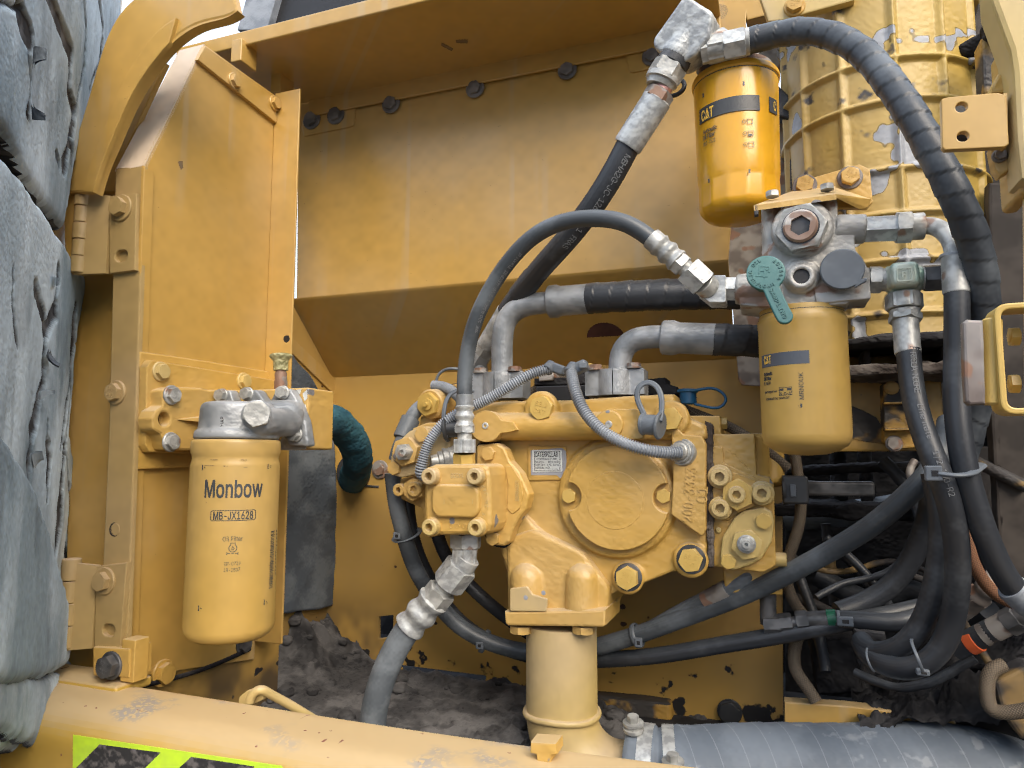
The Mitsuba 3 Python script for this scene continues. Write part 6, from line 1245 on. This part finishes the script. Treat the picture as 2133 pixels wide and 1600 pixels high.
lab = lathe2(at(2018, 1339, 0.923), at(2036, 1331, 0.918), [(0, 0.0128), (0.02, 0.0132), (0.98, 0.0132), (1, 0.0128)], 48)
lab = trimesh.intersections.slice_mesh_plane(lab, unit([-0.25, -0.75, -0.6]), at(2027, 1335, 0.9205) + unit([-0.25, -0.75, -0.6]) * 0.003, cap=False)
T.part('label', lab, 'label_orange', label='orange label stuck on the hose')
T = Thing('pipe_fitting', 'ribbed grey steel pipe fitting behind the hoses at the lower right', 'fitting')
chain(T, [('nut', 'hex', (2000, 1270, 0.95), (2040, 1240, 0.93), 26, 'old_steel'), ('sleeve', 'ferrule', (2035, 1245, 0.93), (2080, 1205, 0.91), 24, 'old_steel')])

# braided harness and wiring
def braid(label, pts, r, m='braid'): single('braided_sleeve', tube(spline(pts, 0.003), r, 18), m, label, 'cable')
braid('dusty braided cable sleeve hanging beside the valve body, upper length', [at(1655, 940, 1.0), at(1662, 990, 0.99), at(1668, 1050, 0.985), at(1660, 1110, 0.98), at(1642, 1165, 0.975), at(1640, 1215, 0.975), at(1655, 1255, 0.98), at(1682, 1290, 1.0)], 0.0068)
braid('dusty braided cable sleeve below the green banded connector', [at(1668, 1310, 1.0), at(1656, 1350, 1.0), at(1658, 1395, 0.995), at(1680, 1430, 0.985), at(1700, 1462, 0.98)], 0.0075)
braid('orange brown braided cable at the right of the tied hoses', [at(2010, 1090, 0.84), at(2020, 1150, 0.84), at(2042, 1200, 0.845), at(2078, 1240, 0.85), at(2118, 1258, 0.85), at(2170, 1262, 0.86)], 0.0062, 'braid_orange')
braid('braided cable running behind the blue cap to the lower filter', [at(1420, 850, 0.97), at(1470, 870, 0.965), at(1530, 895, 0.955), at(1590, 935, 0.95), at(1640, 975, 0.96)], 0.0066)
braid('dark braided cable coming up behind the middle of the top manifold', [at(1080, 830, 0.95), at(1115, 812, 0.95), at(1160, 790, 0.96), at(1200, 785, 0.96), at(1260, 790, 0.97)], 0.0062)
braid('dusty braided cable looped at the bottom right corner', [at(2090, 1385, 0.90), at(2064, 1400, 0.895), at(2056, 1440, 0.89), at(2068, 1478, 0.885), at(2100, 1484, 0.88), at(2170, 1472, 0.87)], 0.0072)
T = Thing('sensor_plug', 'black plug with a pale clip beside the valve body', 'connector')
T.part('body', rbox(at(1656, 1020, 0.955), [0.030, 0.03, 0.034], b=0.003), 'black_plastic', 50)
T.part('clip', rbox(at(1652, 1022, 0.938), [0.007, 0.004, 0.015], b=0.001), 'grey_plastic'); T.part('ring', cyl(at(1630, 1020, 0.955), at(1637, 1020, 0.955), 0.018), 'black_plastic')
single('flat_bar', lumps(rbox(at(1748, 1018, 1.05), [0.085, 0.012, 0.020], b=0.004), 0.001, 50, 1, 0.006), 'dark_steel', 'dark flat bar lying level behind the black plug', 'bar', smooth=50)
def conduit(T, pts, r=0.0064, pitch=0.0031, nm='conduit'):
    T.part(nm, tube(spline(pts, pitch / 8), lambda s, th: r * (1 + 0.16 * np.tanh(2.2 * np.sin(2 * np.pi * s / pitch))), 20), 'conduit')
T = Thing('wire_conduit', 'grey corrugated wire conduit sagging across the pump front to the round sensor', 'conduit')
conduit(T, [at(1190, 776, 0.85), at(1196, 805, 0.838), at(1212, 848, 0.83), at(1248, 892, 0.825), at(1300, 923, 0.825), at(1360, 940, 0.832), at(1418, 943, 0.85)])
T.part('plug', [rbox(at(1207, 766, 0.86), [0.022, 0.018, 0.014], (0.94, 0, 0.34), (0, 1, 0), (-0.34, 0, 0.94), 0.003), cyl(at(1186, 778, 0.85), at(1196, 762, 0.86), 0.0078), rbox(at(1216, 762, 0.85), [0.010, 0.012, 0.007], b=0.001)], 'grey_plastic', 40)
T = Thing('wire_conduit', 'grey corrugated wire conduit passing behind the slim hose down to the left sensor', 'conduit')
conduit(T, [at(1148, 768, 0.875), at(1110, 778, 0.865), at(1060, 806, 0.855), at(1010, 835, 0.85), at(960, 858, 0.845), at(918, 888, 0.84), at(892, 925, 0.835), at(880, 960, 0.832), at(876, 985, 0.835), at(888, 992, 0.85)])
T.part('plug', [rbox(at(1160, 768, 0.88), [0.024, 0.018, 0.013], (0.92, 0, -0.38), (0, 1, 0), (0.38, 0, 0.92), 0.003), cyl(at(1138, 772, 0.87), at(1150, 760, 0.88), 0.0078), rbox(at(1170, 776, 0.88), [0.010, 0.012, 0.007], b=0.001)], 'grey_plastic', 40)
T = Thing('wire_conduit', 'short grey corrugated conduit over the upper left cartridge', 'conduit')
conduit(T, [at(902, 803, 0.92), at(925, 806, 0.915), at(950, 822, 0.90), at(972, 846, 0.88)])
# plugs with strap loops
def strap(T, pts, m, w=0.0034):
    T.part('strap', tube(spline(pts, 0.002), lambda s, th: w * (0.42 + 0.58 * np.abs(np.cos(th))), 14), m)
T = Thing('strap_cap', 'slate plastic cap with a tall strap loop right of the top manifold', 'cap')
T.part('cap', [cyl(at(1340, 884, 0.835), at(1374, 886, 0.83), 0.0118, 0.001), cyl(at(1371, 886, 0.83), at(1378, 887, 0.829), 0.0165, 0.0015), cyl(at(1336, 884, 0.836), at(1344, 884, 0.835), 0.0128, 0.001)], 'grey_plastic', 40)
strap(T, [at(1343, 868, 0.835), at(1334, 848, 0.835), at(1327, 826, 0.836), at(1332, 806, 0.837), at(1350, 797, 0.838), at(1368, 806, 0.836), at(1378, 832, 0.832), at(1377, 862, 0.828), at(1374, 878, 0.822)], 'grey_plastic')
T = Thing('strap_cap', 'black plastic cap with a strap behind the slim hose above the gear pump', 'cap')
T.part('cap', [cyl(at(956, 892, 0.85), at(930, 894, 0.845), 0.0115, 0.001), cyl(at(934, 894, 0.846), at(926, 895, 0.845), 0.0165, 0.0015)], 'black_plastic', 40)
strap(T, [at(929, 912, 0.838), at(924, 880, 0.838), at(926, 850, 0.84), at(936, 824, 0.85), at(955, 813, 0.86), at(985, 815, 0.88)], 'grey_plastic', 0.003)
T = Thing('strap_cap', 'bright blue plastic cap with a strap loop behind the top manifold', 'cap')
T.part('cap', [cyl(at(1434, 842, 0.93), at(1433, 816, 0.93), 0.0105, 0.001), cyl(at(1433, 818, 0.93), at(1433, 811, 0.93), 0.013, 0.001)], 'blue', 40)
strap(T, [at(1412, 815, 0.925), at(1450, 813, 0.92), at(1482, 809, 0.92), at(1504, 818, 0.92), at(1512, 833, 0.92), at(1500, 848, 0.92), at(1474, 848, 0.92), at(1448, 842, 0.925)], 'blue', 0.0028)
single('green_strap', tube(spline([at(908, 798, 0.95), at(913, 782, 0.95), at(928, 770, 0.95), at(945, 768, 0.95), at(965, 770, 0.96)], 0.002), 0.0022, 12), 'grey_plastic', 'thin dark strap arching over the upper left cartridge', 'strap')

# big rubber hose on the outlet elbow, bottom right
T = Thing('suction_hose', 'very thick pale dusty rubber hose running along the bottom right', 'hose')
e0 = np.array([at(1306, 1600, 0.905)[0], 0.905, arc[-1][2]]); RS = 0.0665
hS = [e0, e0 + [0.05, 0.004, 0.0], at(1560, 1634, 0.93), at(1800, 1637, 0.955), at(2000, 1641, 0.97), at(2140, 1684, 0.98), at(2260, 1760, 0.985)]
hs_path = spline(hS, 0.003)
def hose_r(s, th):
    q = np.mod(s + 0.012 * np.cos(th), 0.0285) / 0.0285
    return RS + 0.0009 * (q - 0.5) * (s > 0.06) - 0.004 * np.exp(-((s - 0.0400) / 0.003) ** 2) + 0.0015 * np.exp(-((s - 0.066) / 0.006) ** 2) - 0.004 * np.exp(-(s / 0.003) ** 2)
T.part('tube', tube(hs_path, hose_r, 80), 'rubber_pale')
for k, (s0, s1) in enumerate(((0.018, 0.036), (0.045, 0.060))):
    a, b = hs_path[int(s0 / 0.003)], hs_path[int(s1 / 0.003)]
    T.part('clamp_band', lathe2(a, b, [(0, RS * 0.97), (0.03, RS * 1.02), (0.97, RS * 1.02), (1, RS * 0.97)], 96), 'zinc_light')
    c = (a + b) / 2
    o = c + (np.array([-0.012, -0.018, RS * 0.985]) if k == 0 else np.array([0.010, -RS * 0.80, RS * 0.60]))
    up_ = unit(np.array([0, -0.15, 1.0]))
    T.part('clamp_bolt', [lathe(o, up_, [(0, 0.011), (0.003, 0.0125), (0.005, 0.0125), (0.0055, 0.0095), (0.009, 0.0095), (0.0095, 0.0125), (0.012, 0.0125)], 28), hexm(o + up_ * 0.012, up_, 0.0072, 0.008, 0.3)], 'zinc', 40)

# ------------------------------------------------------------------ the dark engine bay at the right
T = Thing('engine_bay', 'dark grimy engine bay behind the hoses at the right, caked in dirt', 'engine bay')
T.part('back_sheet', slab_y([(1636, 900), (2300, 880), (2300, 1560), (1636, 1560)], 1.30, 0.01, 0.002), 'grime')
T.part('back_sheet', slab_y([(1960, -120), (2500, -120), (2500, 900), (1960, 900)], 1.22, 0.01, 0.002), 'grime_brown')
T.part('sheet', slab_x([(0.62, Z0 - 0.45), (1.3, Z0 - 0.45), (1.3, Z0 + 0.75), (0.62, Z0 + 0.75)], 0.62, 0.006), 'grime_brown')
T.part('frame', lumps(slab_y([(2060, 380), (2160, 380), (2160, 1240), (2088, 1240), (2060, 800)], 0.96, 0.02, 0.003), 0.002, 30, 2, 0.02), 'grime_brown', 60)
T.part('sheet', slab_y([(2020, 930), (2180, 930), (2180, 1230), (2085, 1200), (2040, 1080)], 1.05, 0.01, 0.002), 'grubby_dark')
for i, (a, b, r) in enumerate((((1640, 985, 1.15), (1990, 975, 1.15), 0.008), ((1720, 1090, 1.2), (1740, 1260, 1.2), 0.008), ((1800, 930, 1.2), (1812, 1080, 1.2), 0.010), ((1745, 930, 1.2), (1750, 1080, 1.2), 0.012), ((1640, 1240, 1.12), (1780, 1300, 1.1), 0.007), ((1760, 1160, 1.15), (1830, 1250, 1.12), 0.006), ((1900, 1420, 1.1), (2060, 1390, 1.0), 0.005))):
    T.part('dirty_rod', lumps(tube(spline([at(*a), (at(*a) + at(*b)) / 2 + [0, 0, 0.004], at(*b)], 0.004), r, 12), 0.003, 70, i), 'grubby_dark' if i % 3 == 1 else 'grime', 60)
for pts, r in (([(1640, 1150, 1.05), (1690, 1180, 1.08), (1760, 1190, 1.1), (1850, 1170, 1.1), (1930, 1190, 1.06)], 0.004), ([(1700, 1245, 1.02), (1760, 1215, 1.04), (1840, 1195, 1.05), (1920, 1120, 1.03)], 0.0045), ([(1720, 1120, 1.08), (1790, 1180, 1.08), (1850, 1260, 1.05), (1880, 1330, 1.0)], 0.006),
               ([(1900, 1200, 1.0), (1960, 1230, 0.98), (2010, 1300, 0.97), (2060, 1380, 0.95)], 0.004), ([(2030, 1000, 0.98), (2060, 1080, 0.96), (2080, 1180, 0.93), (2130, 1240, 0.90)], 0.0045), ([(1780, 1400, 1.0), (1860, 1430, 0.98), (1940, 1420, 0.96), (2030, 1370, 0.95)], 0.0055), ([(1660, 1190, 1.1), (1700, 1300, 1.06), (1720, 1400, 1.03)], 0.007), ([(1840, 960, 1.1), (1900, 1030, 1.08), (1930, 1110, 1.05)], 0.009)):
    T.part('dirty_wire', lumps(tube(spline([at(*q) for q in pts], 0.004), r, 12), 0.0012, 80, 3), 'grubby_dark' if r == 0.004 else 'rubber', 60)
T.part('ledge', lumps(rbox(at(1800, 1062, 1.15), [0.30, 0.10, 0.02], b=0.006), 0.008, 40, 5, 0.008), 'grime', 60)
T.part('block', lumps(slab_y([(1690, 1330), (1780, 1320), (1790, 1440), (1700, 1450)], 1.06, 0.06, 0.004), 0.008, 40, 7, 0.007), 'grime', 60)
T.part('block', lumps(slab_y([(1780, 1312), (1845, 1320), (1850, 1360), (1790, 1362)], 0.94, 0.04, 0.004), 0.004, 50, 8, 0.006), 'dirt', 60)
T.part('block', lumps(slab_y([(1950, 1480), (2150, 1330), (2200, 1330), (2200, 1560), (1950, 1560)], 1.0, 0.05, 0.005), 0.006, 30, 9, 0.01), 'grime', 60)
T.part('wedge', lumps(slab_y([(2070, 1420), (2140, 1385), (2200, 1390), (2200, 1560), (2130, 1540), (2085, 1480)], 0.91, 0.03, 0.004), 0.002, 40, 10, 0.008), 'grubby_dark', 60)
T.part('hook', tube(spline([at(1905, 960, 0.98), at(1895, 985, 0.97), at(1905, 1002, 0.96), at(1930, 1004, 0.95)], 0.003), 0.0045, 12), 'old_steel')
T.part('tension_rod', tube(spline([at(2030, 960, 0.98), at(2080, 985, 0.96), at(2140, 1015, 0.95)], 0.004), 0.007, 14), 'grubby')
def mound(X, Y): return 0.07 * np.exp(-((X - 0.22) / 0.09) ** 2 - ((Y - 1.05) / 0.10) ** 2) + 0.05 * np.exp(-((X - 0.50) / 0.10) ** 2 - ((Y - 1.0) / 0.12) ** 2)
single('dirt', dirt_patch(0.085, 0.75, 0.95, 1.28, Z0 - 0.33, mound, 180, 0.02, 6), 'grime', 'black dirt heaped under the looped hoses at the lower right', 'dirt', smooth=60, kind='stuff')
